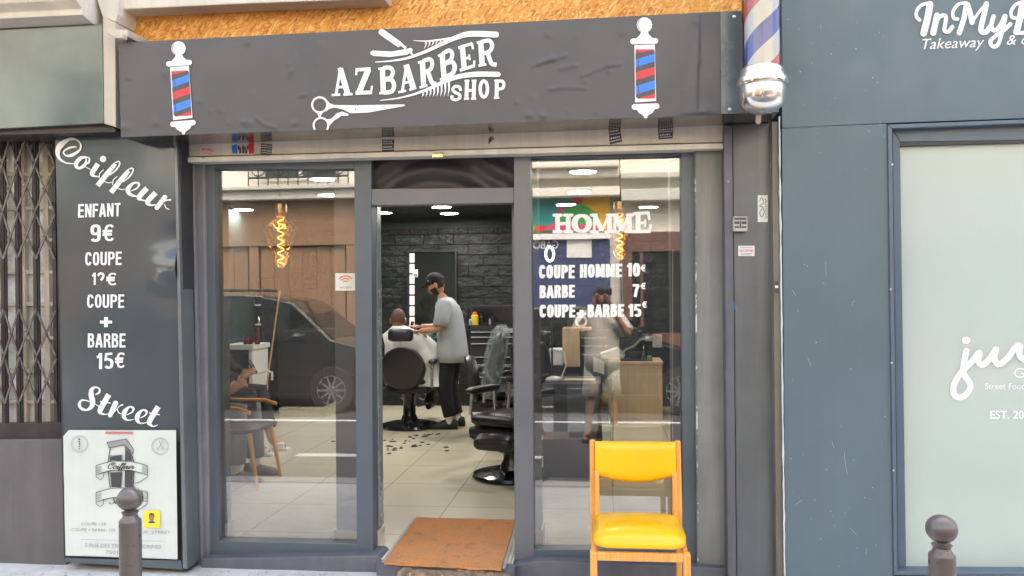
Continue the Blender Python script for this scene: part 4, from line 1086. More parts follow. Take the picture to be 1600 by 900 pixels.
fpoly(mb, kj(circ((277,111),14,12)), YP)
ribbon(mb, cat(kj([(278,146),(268,215),(292,262),(270,298),(240,296),(236,262),(258,222),(300,178),(322,152),(318,182),(335,192),(362,165),(378,140),(372,172),(388,192),(418,168),(440,138),(456,128),(456,160),(470,175)]), 8), 9.5, YP)
text(mb, 'G', (1584,590), (1601,590), 15, YP, .0); text(mb, 'Street Food', (1539,608), (1602,608), 9, YP, .004); text(mb, 'EST. 20', (1547,654), (1600,654), 12, YP, .02)
mb.build('window_lettering', M['white'], pn, recalc=False)
o = MB().px([(1430,190),(1900,160),(1900,930),(1430,930)], .06, .02).build('bounce_panel', M['whitepl']); tag(o, 'added pale panel bouncing light behind the frosted takeaway window', 'reflector')  # unseen pale panel added to throw light back through the frosted film
# behind the frosted pane: a pale chest cabinet
o = MB().px([(1476,722),(1800,722),(1800,905),(1480,905)], -.03, .05).build('storage_chest', flat('dim_grey_chest', (.05,.055,.055), .5), bevel=.01); tag(o, 'dim grey chest standing behind the frosted takeaway window', 'chest')

# keypad and small plates on the steel panel
kb = thing('keypad_box', 'small square grey key box on the steel panel beside the window', 'key box', P(1157, 350, -.15))
MB().pxr(1145.5, 338, 1168.5, 361.5, -.175, .045).build('case', flat('keybox_case', S(180,176,168), .45), kb, bevel=.006)
mb = MB()
fpoly(mb, [(1147.5,340),(1166.5,340),(1166.5,343.5),(1147.5,343.5)], -.177); fpoly(mb, [(1147.5,346),(1155,346),(1155,350),(1147.5,350)], -.177); fpoly(mb, [(1158.5,346),(1166.5,346),(1166.5,350),(1158.5,350)], -.177); fpoly(mb, [(1148,353.5),(1155,353.5),(1155,356),(1148,356)], -.177); fpoly(mb, [(1158.5,353.5),(1166,353.5),(1166,356),(1158.5,356)], -.177)
ribbon(mb, [(1156.7,346),(1156.7,356)], 2, -.177, 0)
mb.build('keys', M['ink'], kb, recalc=False)
t = thing('sticker', 'tall white doodled sticker on the steel panel', 'sticker', P(1191.5, 326, -.13)); MB().pxr(1184,305,1199.5,347,-.1325,.002).build('paper', M['whitepl'], t)
mb = MB(); ribbon(mb, cat([(1187,314),(1190,309),(1193,316),(1187,322),(1192,324),(1194,332),(1190,339),(1187,332),(1191,326)], 5), 1, -.134, 0); ribbon(mb, cat([(1195,311),(1197.5,314),(1195,318)], 5), 1, -.134, 0)
for i in range(9): ribbon(mb, [(1196,320+i*2.6),(1198,320+i*2.6)], 1, -.134, 0, rnd=False)
mb.build('doodle', M['ink'], t, recalc=False)
t = thing('sticker', 'small white notice with red numbers under the key box', 'sticker', P(1166, 392, -.13)); MB().pxr(1153.5,384,1179,400,-.1325,.002).build('paper', M['whitepl'], t)
mb = MB(); ribbon(mb, [(1157,387),(1176,387)], .9, -.134, 1, rnd=False); text(mb, '06.01.20.24.60', (1156,393.5), (1177,393.5), 4, -.134, .01); ribbon(mb, [(1157,396),(1176,396)], .8, -.134, 1, rnd=False); ribbon(mb, [(1157,398),(1173,398)], .8, -.134, 1, rnd=False); mb.build('print', [M['ered'], M['inkgrey']], t, recalc=False)
t = thing('sticker', 'tiny black and white sticker on the narrow brown edge strip', 'sticker', P(1213, 449, -.19)); MB().pxr(1210.5,440,1216.5,458,-.1925,.002).build('paper', M['ink'], t)
MB().pxr(1211,446,1216,450,-.1938,.001).build('print', M['whitepl'], t)
pg = MB(); p = P(1148, 478, -.1325); pg.ell(p, (.006,.002,.022)); o = pg.build('paint_mark', flat('blue_spray_paint', S(40,120,200))); tag(o, 'small blue paint mark on the steel panel', 'paint mark')

# ================================================================== BARBER POLE
YPo = -.62
c = P(1190.5, 60, YPo); sM = (YPo+4.55)/ray(1190, 60).y / F   # metres per picture unit there
def pz(y): return P(1190.5, y, YPo).z
bp = thing('barber_pole', 'striped barber pole in a glass tube with chrome base', 'barber pole', (c.x, YPo, pz(170)))
def m_stripes():
    t = NT('barber_stripes')
    g = t.n('ShaderNodeSeparateXYZ'); t.l(t.tc.outputs['Object'], g.inputs[0])
    at = t.n('ShaderNodeMath', operation='ARCTAN2'); t.l(g.outputs[0], at.inputs[0])
    ng = t.n('ShaderNodeMath', operation='MULTIPLY'); ng.inputs[1].default_value = -1; t.l(g.outputs[1], ng.inputs[0]); t.l(ng.outputs[0], at.inputs[1])
    a = t.n('ShaderNodeMath', operation='MULTIPLY'); a.inputs[1].default_value = 1/(2*PI); t.l(at.outputs[0], a.inputs[0])
    b = t.n('ShaderNodeMath', operation='MULTIPLY_ADD'); b.inputs[1].default_value = 1/.42; b.inputs[2].default_value = .84; t.l(g.outputs[2], b.inputs[0])
    d = t.n('ShaderNodeMath', operation='SUBTRACT'); t.l(b.outputs[0], d.inputs[0]); t.l(a.outputs[0], d.inputs[1])
    f = t.n('ShaderNodeMath', operation='FRACT'); t.l(d.outputs[0], f.inputs[0])
    r = t.n('ShaderNodeValToRGB'); r.color_ramp.interpolation = 'CONSTANT'; e = r.color_ramp.elements
    for i, (p, cc) in enumerate([(0, S(226,58,54)), (.25, (.82,.82,.84)), (.5, S(50,72,190)), (.75, (.82,.82,.84))]):
        if i >= 2: e.new(p)
        e[i].position = p; e[i].color = (*cc, 1)
    t.l(f.outputs[0], r.inputs[0]); t.bsdf(r.outputs[0], .35); return t.mat
pc = Vector((c.x, YPo, 0))
MB().lathe([(26.5*sM, pz(106)), (26.5*sM, pz(-200))], pc, 40).build('striped_cylinder', m_stripes(), bp, smooth=40)
MB().lathe([(31*sM, pz(112)), (31*sM, pz(-202))], pc, 40).build('glass_tube', glass('tube_glass', 1.6, (.98,.99,.99), .0, .0), bp, smooth=40)
pr_ = [(0.001,178),(14,177),(24,172),(31,165),(34,155),(35,143),(35,136),(38,134),(39.5,129),(38.5,124),(35,122),(35,118),(33,116),(33.5,111),(31.5,107.5),(30,106)]
MB().lathe([(r*sM, pz(y)) for r, y in pr_], pc, 44).build('chrome_base', M['chrome'], bp, smooth=35)
MB().lathe([(r*sM, pz(-200-(y-106))) for r, y in reversed(pr_)], pc, 44).build('chrome_cap', M['chrome'], bp, smooth=35)
mb = MB(); mb.px([(1182,174),(1190,174),(1189,192),(1185,194),(1181,190)], -.36, .02); mb.box((c.x-.02, -.60, pz(150)), (c.x+.02, -.2, pz(140))); mb.build('wall_bracket', M['creamedge'], bp, bevel=.003)

mb = MB(); random.seed(21)
for i in range(420):
    x = random.uniform(-3.4, .7); y = -.24 - abs(random.gauss(0, .09)) + (.1 if -2.3 < x < .4 else 0); r = random.uniform(.0015, .006)
    mb.ell((x, y, .05+.025*y+r*.3), (r*random.uniform(.8,1.8), r*random.uniform(.8,1.6), r*.7), 6, 4)
o = mb.build('debris', pbr('crumbled_plaster', S(190,182,170), .9, var=.4, vs=30)); o['kind'] = 'stuff'; tag(o, 'crumbs of plaster and grit along the foot of the shop front', 'debris')

# ================================================================== STREET FURNITURE
def bollard(px, ptop, Y, label):
    top = P(px, ptop, Y); zg = .01
    b = thing('bollard', label, 'bollard', (top.x, Y, zg), group='brown bollards along the kerb')
    hb = top.z - zg
    r = .0395; rb = .047
    MB().lathe([(r*1.15, 0), (r*1.15, .03), (r, .05), (r, hb-.128), (r*.97, hb-.122), (.028, hb-.112), (.0255, hb-.102), (.031, hb-.092)], (top.x, Y, zg), 32).build('post', M['bollard'], b, smooth=35)
    MB().ell((top.x, Y, zg+hb-.044), (rb, rb, .044), 28, 18).build('ball', M['bollard'], b, smooth=180)
    return b
bollard(203, 761, -1.57, 'brown ball topped bollard in front of the white clipper poster')
bollard(1471, 804.5, -1.78, 'brown ball topped bollard in front of the frosted takeaway window')

# doormat
mt = thing('doormat', 'worn orange coir doormat in the doorway', 'doormat', Q(700, 850, FZ))
a, b_, c_, d_ = Q(650,808,FZ+.009), Q(806,812,FZ+.009), Q(783,888,FZ+.009), Q(600,878,FZ+.009)
mb = MB(); N = 24; vs = []
for j in range(N+1):
    for i in range(N+1):
        u, v = i/N, j/N
        p = (a*(1-u)+b_*u)*(1-v) + (d_*(1-u)+c_*u)*v
        p.z += .003*mnoise.noise((u*6, v*6, 0)); 
        if v == 1: p.y += .012*mnoise.noise((u*7, 3, 0))
        vs.append(p)
base = len(vs)
mb.add(vs, [(j*(N+1)+i, j*(N+1)+i+1, (j+1)*(N+1)+i+1, (j+1)*(N+1)+i) for j in range(N) for i in range(N)])
for k, rng in ((0, [i for i in range(N+1)]), (1, [N*(N+1)+i for i in range(N+1)]), (2, [j*(N+1) for j in range(N+1)]), (3, [j*(N+1)+N for j in range(N+1)])):
    mb.add([vs[i] for i in rng] + [vs[i]-Vector((0,0,.014)) for i in rng], [(i, i+1, N+2+i, N+1+i) for i in range(N)])
mb.build('coir_pile', M['coir'], mt)
mb = MB()
for p, q in ((a, d_), (b_, c_)):
    s = -1 if p is a else 1
    mb.prism([p+Vector((s*.004,0,-.011)), p+Vector((s*.019,0,-.011)), q+Vector((s*.019,.02,-.011)), q+Vector((s*.004,.02,-.011))], (0,0,.007))
mb.build('metal_edging', flat('grey_mat_edging', S(150,152,150), .5), mt)

# ---------------------------------------------------------------- yellow chair
def rslab(mb, w, h, th, rad, M4, dome=0., mi=0, nx=14, ny=12, curve=None):
    """upholstered pad: rounded rectangle w x h, thickness th, domed faces; M4 places it (local x, y in plane, z = face)"""
    def out(u, v):  # superellipse squircle mapping
        x, y = u*w/2, v*h/2
        cx, cy = w/2-rad, h/2-rad
        if abs(x) > cx and abs(y) > cy:
            dx, dy = abs(x)-cx, abs(y)-cy; m = max(dx, dy); l = math.hypot(dx, dy) or 1
            x = math.copysign(cx+dx/l*m, x); y = math.copysign(cy+dy/l*m, y)
        return x, y
    top = []; bot = []
    for j in range(ny+1):
        for i in range(nx+1):
            u, v = 2*i/nx-1, 2*j/ny-1; x, y = out(u, v)
            e = (1-abs(u)**6)*(1-abs(v)**6); d = dome*(1-u*u)*(1-v*v)
            z = th/2*(.35+.65*e**.5)
            zc = curve(x, y) if curve else 0
            top.append(M4 @ Vector((x, y, z+d+zc))); bot.append(M4 @ Vector((x, y, -z-d*.3+zc)))
    n = (nx+1)*(ny+1); fs = []
    for j in range(ny):
        for i in range(nx):
            q = (j*(nx+1)+i, j*(nx+1)+i+1, (j+1)*(nx+1)+i+1, (j+1)*(nx+1)+i); fs += [q, tuple(n+k for k in reversed(q))]
    rim = [i for i in range(nx+1)] + [j*(nx+1)+nx for j in range(1, ny+1)] + [ny*(nx+1)+i for i in reversed(range(nx))] + [j*(nx+1) for j in reversed(range(1, ny))]
    for k in range(len(rim)): a, b = rim[k], rim[(k+1) % len(rim)]; fs.append((a, n+a, n+b, b))
    mb.add(top+bot, fs, mi)
def T(loc, rx=0, ry=0, rz=0):
    return Matrix.Translation(loc) @ Matrix.Rotation(rz, 4, 'Z') @ Matrix.Rotation(ry, 4, 'Y') @ Matrix.Rotation(rx, 4, 'X')
zg = .05
cc = P(996, 800, -.5)
yc = thing('armchair', 'yellow leatherette chair with beech frame in front of the price window', 'chair', (cc.x, -.5, zg))
LX = cc.x
def yb(v): return Vector(v) + Vector((LX, -.5, zg))
fy, by_ = -.27, .25            # front and rear planes relative to the centre
mb = MB(); rslab(mb, .415, .47, .075, .06, T(yb((.0, -.035, .378)), rx=-.04), .014, curve=lambda x, y: -.012*max(0, (-y-.12)/.11)**2); mb.build('seat', M['yellow'], yc, smooth=70)
mb = MB()
# backrest with its lower edge bowed, curved backwards
vs = []; nx, ny = 16, 10
for side in (0, 1):
    for j in range(ny+1):
        for i in range(nx+1):
            u, v = 2*i/nx-1, j/ny
            zt = .735 + .006*u*u; zb = .535 + .045*u*u
            z = zt+(zb-zt)*v; e = (1-abs(u)**8)*(1-abs(2*v-1)**8)
            y = by_-.03 + (z-.5)*.12 + .035*(1-u*u) + (-1 if side == 0 else 1)*(.008+.016*e**.5)
            vs.append(yb((u*.20, y, z)))
n = (nx+1)*(ny+1); fs = []
for j in range(ny):
    for i in range(nx):
        q = (j*(nx+1)+i, j*(nx+1)+i+1, (j+1)*(nx+1)+i+1, (j+1)*(nx+1)+i); fs += [q, tuple(n+k for k in reversed(q))]
rim = [i for i in range(nx+1)] + [j*(nx+1)+nx for j in range(1, ny+1)] + [ny*(nx+1)+i for i in reversed(range(nx))] + [j*(nx+1) for j in reversed(range(1, ny))]
for k in range(len(rim)): a, b = rim[k], rim[(k+1) % len(rim)]; fs.append((a, n+a, n+b, b))
mb.add(vs, fs); mb.build('backrest', M['yellow'], yc, smooth=70)
rg = []
for i in range(nx+1):   # dark ply shell behind the upholstery
    u = 2*i/nx-1; zt = .735 + .006*u*u; zb = .535 + .045*u*u; yo = by_-.03+.035*(1-u*u)
    rg.append([yb((u*.199, yo+(zt-.5)*.12+.0245, zt-.004)), yb((u*.199, yo+(zb-.5)*.12+.0245, zb+.004)), yb((u*.199, yo+(zb-.5)*.12+.031, zb+.004)), yb((u*.199, yo+(zt-.5)*.12+.031, zt-.004))])
MB().loft(rg).build('back_shell', m_wood('dark_ply', S(84, 54, 34), S(104, 70, 44)), yc, smooth=40)
for s in (-1, 1):
    mb = MB(); xs = s*.214
    prof = [(by_+.02, 0), (by_-.035, .40), (by_+.005, .745), (by_+.035, .745), (by_+.0, .40), (by_+.06, 0)]
    mb.prism([yb((xs-.014, y, z)) for y, z in prof], (.028, 0, 0)); mb.build('leg', M['beech'], yc, bevel=.006)
    mb = MB(); xs2 = s*.205
    mb.prism([yb((xs2-.016, fy-.0, 0)), yb((xs2+.016, fy, 0)), yb((xs2+.016, fy, .338)), yb((xs2-.016, fy, .338))], (0, .05, 0)); mb.build('leg', M['beech'], yc, bevel=.006)
    mb = MB()
    mb.prism([yb((s*.192-.012, y, z)) for y, z in [(by_-.05, .36), (by_-.05, .585), (by_-.02, .60), (by_+.0, .58), (by_-.0, .36)]], (.024, 0, 0))
    mb.prism([yb((s*.2-.011, y, z)) for y, z in [(fy+.05, .305), (fy+.05, .35), (by_-.03, .375), (by_-.03, .325)]], (.022, 0, 0)); mb.build('side_rail', M['beech'], yc, bevel=.005)
mb = MB(); mb.box(yb((-.19, fy+.005, .300)), yb((.19, fy+.03, .338))); mb.build('cross_rail', M['beech'], yc, bevel=.004)
mb = MB(); mb.box(yb((-.2, by_-.04, .325)), yb((.2, by_-.02, .362))); mb.build('cross_rail', M['beech'], yc, bevel=.004)

# ================================================================== INTERIOR
# pillars just behind the glass
def pillar(x0, x1, y0, y1, label):
    p = thing('pillar', label, 'pillar', ((x0+x1)/2, (y0+y1)/2, FZ))
    MB().box((x0, y0, FZ), (x1, y1, CZ)).build('shaft', M['plainwall'], p, bevel=.004)
    mb = MB(); mb.box((x0-.012, y0-.012, FZ), (x1+.012, y1+.012, FZ+.10)); mb.build('skirting', M['skirt'], p, bevel=.002)
    return p
pillar(-2.34, P(360, 600, .24).x, .10, .24, 'grey pillar at the left end of the left window, by the waiting seats')
xr = P(583, 600, .0).x
pillar(P(525, 700, .09).x, xr-.003, .085, .175, 'grey pillar between the left window and the open doorway')
pillar(P(804, 700, .10).x+.006, P(843, 700, .14).x, .165, .32, 'grey pillar between the doorway and the price window')
pillar(P(1050, 700, .2).x, P(1110, 700, .2).x+.02, .12, .3, 'grey pillar at the right end of the price window')
# round downlights
lamps = [((505,278),'round ceiling light at the upper right of the left window, the larger of two there'), ((515,303),'round ceiling light at the upper right of the left window, the smaller of two there'),
         ((380,326),'round ceiling light seen at the left side of the left window'), ((598,331),'round ceiling light at the left edge of the open doorway'),
         ((690,322),'upper of two round ceiling lights seen in the middle of the doorway'), ((702,332),'lower of two round ceiling lights seen in the middle of the doorway'),
         ((911,266),'largest round ceiling light at the top of the price window'), ((905,298),'middle round ceiling light above the big white heading on the price window'),
         ((884,318),'small round ceiling light just above the big white heading on the price window'), ((1013,322),'tiny round ceiling light beside the hanging bulb in the price window')]
proto = None
for (x, y), lb in lamps:
    p = Q(x, y, CZ)
    if proto is None:
        proto = l = thing('ceiling_light', lb, 'ceiling light', (p.x, p.y, CZ), group='round ceiling lights')
        MB().lathe([(.118,-.0),(.118,-.010),(.106,-.016),(.102,-.010)], (p.x, p.y, CZ), 32).build('rim', M['whitepl'], l, smooth=40)
        MB().lathe([(.101,-.004),(.101,-.012),(.06,-.014)], (p.x, p.y, CZ), 32).build('diffuser', M['lamp'], l, smooth=40)
    else: dup(proto, (p.x, p.y, CZ), label=lb)

# spiral filament bulbs in the windows
def bulb(px, ytop, ybot, Y, label):
    s = (Y+4.55)/ray(px, 370).y/F; c = P(px, ytop, Y); h = (ybot-ytop)*s
    b = thing('pendant_bulb', label, 'light bulb', (c.x, Y, c.z), group='amber spiral bulbs in the windows')
    z = lambda f: c.z - h*f
    w = .088*h/.33
    MB().tube([(c.x, Y, CZ), (c.x, Y, c.z)], .004).build('cord', M['blkmat'], b)
    MB().lathe([(.3*w, z(0)), (.36*w, z(.01)), (.36*w, z(.13)), (.30*w, z(.14)), (.27*w, z(.20))], (c.x, Y, 0), 24).build('cap', M['gold'], b, smooth=35)
    MB().lathe([(.27*w, z(.185)), (.36*w, z(.23)), (1.0*w, z(.37)), (1.02*w, z(.40)), (.97*w, z(.44)), (.30*w, z(.93)), (.2*w, z(.97)), (.02*w, z(.985))], (c.x, Y, 0), 12).build('bulb_glass', M['amber'], b)
    pts = [(c.x + .17*w*math.cos(a*.55), Y + .17*w*math.sin(a*.55), z(.22+.72*a/70)) for a in range(71)]
    MB().tube(pts, .0030, 6).build('filament', M['filament'], b, smooth=180)
    return b
bulb(438, 318, 421, .42, 'amber spiral bulb hanging in the left window')
bulb(968, 315, 409, .42, 'amber spiral bulb hanging behind the price window lettering')

# wires coiled at the top of the price window
mb = MB()
for k, (rx, ry, oy) in enumerate(((21,13,0),(17,10,-2),(14,11,1),(24,10,-3))):
    mb.tube([P(1041+rx*math.cos(a*PI/12), 238+oy+ry*math.sin(a*PI/12), .07+.004*k) for a in range(24)], .0028, 6, closed=True)
o = mb.build('cable_coil', M['whitepl'], smooth=180); tag(o, 'coil of thin white cable at the top corner of the price window', 'cable')

# mirror with lit strip
YM = YB - .05
mr = thing('mirror', 'tall dark mirror with a lit strip on the stone wall behind the barber', 'mirror', P(676, 450, YM))
MB().pxr(641, 393, 712, 516, YM, .04).build('mirror_glass', flat('dark_mirror', (.012,.016,.016), .06, .0, spec=1), mr)
mb = MB(); mb.pxr(637.5,391,713.5,393.5,YM-.012,.05); mb.pxr(711,393.5,713.5,516,YM-.012,.05); mb.pxr(636.5,391,638.5,516,YM-.012,.05); mb.build('mirror_frame', M['blkmat'], mr)
for k in range(7):
    MB().pxr(640, 396+k*16.6, 647, 410+k*16.6, YM-.02, .02).build('lit_block', M['ledstrip'], mr)
o = thing('price_card', 'tiny price card hanging on the mirror beside the lit strip', 'card', P(649, 427, YM-.025)); MB().pxr(645.5,421,653,433,YM-.032,.004).build('card', M['whitepl'], o); MB().pxr(646.5,428,652,432,YM-.034,.001).build('print', flat('card_blue', S(80,130,150)), o)

# tool chest and what stands on it
YC = 5.45
tc_ = thing('tool_chest', 'black tool chest with chrome drawer bars by the stone wall', 'tool chest', (P(790, 600, YC).x, YC, FZ))
x0 = P(733, 560, YC).x; x1 = P(868, 560, YC).x; zt = P(760, 508, YC).z
MB().box((x0, YC, FZ), (x1, YB-.02, zt)).build('cabinet', M['blkgloss'], tc_, bevel=.01)
ys = [509, 520, 528, 538, 559, 571, 590, 612]
for a, b in zip(ys, ys[1:]):
    za, zb_ = P(760, a+1.2, YC).z, P(760, b-.6, YC).z
    d = MB().box((x0+.02, YC-.018, zb_), (x1-.02, YC-.002, za)).build('drawer', M['blkmat'], tc_, bevel=.004)
    MB().box((x0+.03, YC-.036, zb_-.002), (x1-.03, YC-.019, zb_+.010)).build('chrome_bar', M['steel'], d, bevel=.003)
MB().pxr(786.5, 513, 803, 517.5, YC-.024, .006).build('name_plate', M['steel'], tc_)
tv = thing('monitor', 'black flat screen leaning against the stone wall over the tool chest', 'monitor', P(775, 490, YB-.1))
MB().pxr(735, 477, 838, 506, YB-.10, .04).build('casing', M['blkmat'], tv, bevel=.006)
MB().pxr(738, 480, 835, 503, YB-.104, .003).build('screen', M['blkgloss'], tv)
def can(px, y0, y1, Y, body, cap, label, w=.033, name='spray_can', catg='can'):
    c = P(px, y1, Y); t = P(px, y0, Y).z; h = t - c.z; o = thing(name, label, catg, c)
    MB().lathe([(w,0),(w,h*.72),(w*.8,h*.78)], c, 20).build('can_body', body, o, smooth=40)
    MB().lathe([(w*.62,h*.78),(w*.62,h*.96),(w*.3,h)], c, 20).build('cap', cap, o, smooth=40); return o
zc_ = zt
def onchest(px, Y): p = P(px, 500, Y); return p.x
def stand(px, hpx, Y, ztop, *a, **k):
    """stands on a surface at height ztop"""
    x = P(px, 500, Y); s = (Y+4.55)/ray(px, 500).y/F
    o = thing(k.get('name','spray_can'), a[2], k.get('catg','can'), (x.x, Y, ztop)); h = hpx*s; w = k.get('w', .033)
    MB().lathe([(w,0),(w,h*.70),(w*.75,h*.77)], (x.x, Y, ztop), 20).build('bottle_body', a[0], o, smooth=40)
    MB().lathe([(w*.6,h*.77),(w*.6,h*.96),(w*.3,h)], (x.x, Y, ztop), 20).build('cap', a[1], o, smooth=40); return o
stand(742, 20, 5.62, zt, flat('yellow_tin', S(220,190,40)), flat('orange_cap', S(235,95,50)), 'yellow spray can with an orange cap on the tool chest', w=.045)
stand(766, 10, 5.60, zt, M['chrome'], M['chrome'], 'small chrome clipper stand on the tool chest', w=.022, name='clipper_stand', catg='clipper')
stand(733+2, 9, 5.55, zt, M['steel'], M['whitepl'], 'small steel bottle at the left end of the tool chest', w=.02, name='bottle', catg='bottle')
stand(752, 16, 5.7, zt, M['blk'], M['blk'], 'black bottle beside the yellow spray can', w=.03, name='bottle', catg='bottle')

# barber chairs
def barber_chair(label, base, rot, footdir=None, cover=False, round_back=False, back_top=1.06, seat_z=.50, headrest=True, bw=.46):
    ch = thing('barber_chair', label, 'barber chair', (base.x, base.y, FZ), rot, group='black barber chairs')
    L = dict(parent=ch, local=True)
    MB().lathe([(.30,0),(.31,.015),(.30,.035),(.22,.055),(.10,.065)], n=40).build('base', M['blkgloss'], smooth=40, **L)
    MB().lathe([(.095,.06),(.085,.10),(.066,.14),(.066,seat_z-.16),(.09,seat_z-.12),(.10,seat_z-.08)], n=28).build('pedestal', M['blkgloss'], smooth=40, **L)
    MB().tube([(.09,.0,.22),(.20,-.06,.26),(.26,-.1,.27)], .009).build('pump_lever', M['steel'], **L)
    mb = MB(); mb.box((-.25,-.24,seat_z-.10),(.25,.24,seat_z-.03)); mb.build('seat_frame', M['blkmat'], bevel=.03, seg=3, **L)
    mb = MB(); rslab(mb, .46, .47, .10, .06, T((0,.02,seat_z+.025)), .012); mb.build('seat', M['blk'], smooth=70, **L)
    mb = MB()
    if round_back:
        rs_ = []
        for f, r in ((-.055,.20),(-.045,.235),(-.0,.245),(.045,.23),(.05,.17),(.03,.02)):
            rs_.append([( r*math.cos(a*PI/20)*.98, -.27+f+.06*0 - .14*(r*math.sin(a*PI/20)), seat_z+.165 + r*.95*math.sin(a*PI/20)) for a in range(40)])
        mb.loft(rs_)
    else:
        rslab(mb, bw, .60, .11, .12, T((0,-.30,seat_z+.33), rx=PI/2-.2), .03)
    bk = mb.build('backrest', M['blk'], smooth=60, **L)
    if cover:
        mb = MB(); rslab(mb, bw+.05, .68, .15, .13, T((0,-.30,seat_z+.36), rx=PI/2-.2), .03, nx=30, ny=36)
        for v in mb.v: v += Vector((.012*mnoise.noise(v*11), .018*mnoise.noise(v*14+Vector((3,0,0))), .014*mnoise.noise(v*9)))
        mb.build('plastic_cover', M['film'], smooth=70, parent=bk, local=True)
    if headrest:
        zb = back_top
        mb = MB(); rslab(mb, .26, .13, .09, .04, T((0,-.36,zb), rx=PI/2-.15), .01); mb.build('headrest', M['blk'], smooth=60, **L)
        MB().tube([(0,-.34,zb-.12),(0,-.36,zb-.03)], .012).build('headrest_post', M['chrome'], **L)
    for s in (-1, 1):
        a = MB(); rslab(a, .075, .40, .05, .03, T((s*.29,-.03,seat_z+.23)), .008); ar = a.build('armrest', M['blk'], smooth=60, **L)
        mb = MB(); mb.tube([(s*.29,.12,seat_z+.21),(s*.29,.14,seat_z+.06),(s*.27,.10,seat_z-.04)], .014); mb.build('arm_post', M['steel'], parent=ar, local=True, smooth=60)
        mb = MB(); mb.tube([(s*.29,-.18,seat_z+.21),(s*.285,-.2,seat_z-.04)], .014); mb.build('arm_post', M['steel'], parent=ar, local=True, smooth=60)
    fd = footdir or (0, 1)
    ang = math.atan2(-fd[0], fd[1]); R4 = Matrix.Rotation(ang, 4, 'Z')
    mb = MB(); rslab(mb, .30, .13, .09, .035, R4 @ T((0,.37,seat_z-.10), rx=-.35), .015); f = mb.build('footrest', M['blk'], smooth=60, **L)
    mb = MB()
    for s in (-.1, .1): mb.tube([R4 @ Vector((s,.33,seat_z-.14)), R4 @ Vector((s,.36,.30)), R4 @ Vector((s,.28,.26)), R4 @ Vector((s,.06,.30))], .010)
    mb.build('foot_bracket', M['steel'], parent=f, local=True, smooth=60)
    return ch
A0 = Q(640, 667, FZ)
barber_chair('black round backed barber chair that the caped customer sits in', A0, 0, round_back=True, back_top=1.0, seat_z=.48)
B0 = Q(800, 745, FZ)
barber_chair('black barber chair nearest the doorway, its footrest towards the door mat', B0, math.radians(152), back_top=1.05, seat_z=.43, bw=.36, footdir=(-.25, 1))
C0 = Vector((P(826, 560, 3.1).x, 3.1, FZ))
barber_chair('black barber chair with its backrest wrapped in clear plastic', C0, math.radians(-82), cover=True, headrest=False, seat_z=.44, bw=.38)
D0 = Vector((P(781, 560, 3.75).x, 3.75, FZ))
barber_chair('round backed empty barber chair between the barber and the plastic wrapped chair', D0, math.radians(-75), round_back=True, headrest=False, seat_z=.42)

# hair clippings on the floor
mb = MB(); random.seed(12)
spots = [(646,686),(632,693),(611,698),(627,699),(609,709),(648,698),(697,699),(652,681),(676,678),(664,680),(640,683),(536,676),(543,684),(549,692),(520,690)]
for sx, sy in spots + [(random.uniform(600,700), random.uniform(678,706)) for _ in range(22)]:
    p = Q(sx, sy, FZ); r = random.uniform(.008, .028); n = 9
    pts = [(p.x + r*random.uniform(.5,1.5)*math.cos(2*PI*k/n), p.y + 1.3*r*random.uniform(.4,1.4)*math.sin(2*PI*k/n), FZ+.001) for k in range(n)]
    top = [(p.x+(x-p.x)*.5, p.y+(y-p.y)*.5, FZ+.008) for x, y, z in pts]
    mb.loft([pts, top])
o = mb.build('hair_clippings', M['hair']); o['kind'] = 'stuff'; tag(o, 'tufts of cut dark hair scattered on the tiled floor', 'hair clippings')

# ---------------------------------------------------------------- people
def skin(nodes, edges, root, lv=2):
    names = list(nodes); idx = {n: i for i, n in enumerate(names)}
    me = bpy.data.meshes.new('s'); me.from_pydata([nodes[n][:3] for n in names], [(idx[a], idx[b]) for a, b in edges], [])
    o = bpy.data.objects.new('s', me); COL.objects.link(o)
    o.modifiers.new('k', 'SKIN')
    sv = me.skin_vertices[0].data
    for n in names: r = nodes[n][3]; sv[idx[n]].radius = (r, r) if not isinstance(r, tuple) else r; sv[idx[n]].use_root = (n == root)
    s = o.modifiers.new('u', 'SUBSURF'); s.levels = lv; s.render_levels = lv
    bpy.context.view_layer.update()
    m2 = bpy.data.meshes.new_from_object(o.evaluated_get(bpy.context.evaluated_depsgraph_get()))
    r = ([v.co.copy() for v in m2.vertices], [tuple(p.vertices) for p in m2.polygons])
    bpy.data.objects.remove(o); bpy.data.meshes.remove(me); bpy.data.meshes.remove(m2)
    return r
def hand(mb, w, d, n, side, curl=.5, L=.18):
    """palm and five fingers: w wrist, d finger direction, n out of the back of the hand, side = thumb side (+1/-1 along d x n)"""
    w, d, n = Vector(w), Vector(d).normalized(), Vector(n); n = (n - d*n.dot(d)).normalized(); lat = d.cross(n)*side
    k = L/.18
    mb.ell(w + d*.048*k, (1,1,1), 12, 8, 0, Matrix([lat*.042*k, d*.058*k, n*.017*k]).transposed())
    for i, (off, ln) in enumerate(((.030,.070),(.010,.080),(-.011,.074),(-.031,.058))):
        p = w + d*.085*k + lat*off*k; pts = [p - d*.02*k]; a = 0; dd = d
        for seg in (.45, .32, .23):
            pts.append(p); p = p + dd*ln*seg*k*1.0; a += curl*.9
            dd = d*math.cos(a) - n*math.sin(a)
        pts.append(p); mb.tube(pts, [.0095*k, .0095*k, .009*k, .008*k, .006*k], 8)
    p = w + d*.03*k + lat*.03*k; q = p + (d*.6+lat*.7-n*.25).normalized()*.04*k; r = q + (d*.9+lat*.2-n*.4*curl).normalized()*.03*k
    mb.tube([p - lat*.015, p, q, r], [.012*k, .012*k, .010*k, .007*k], 8)
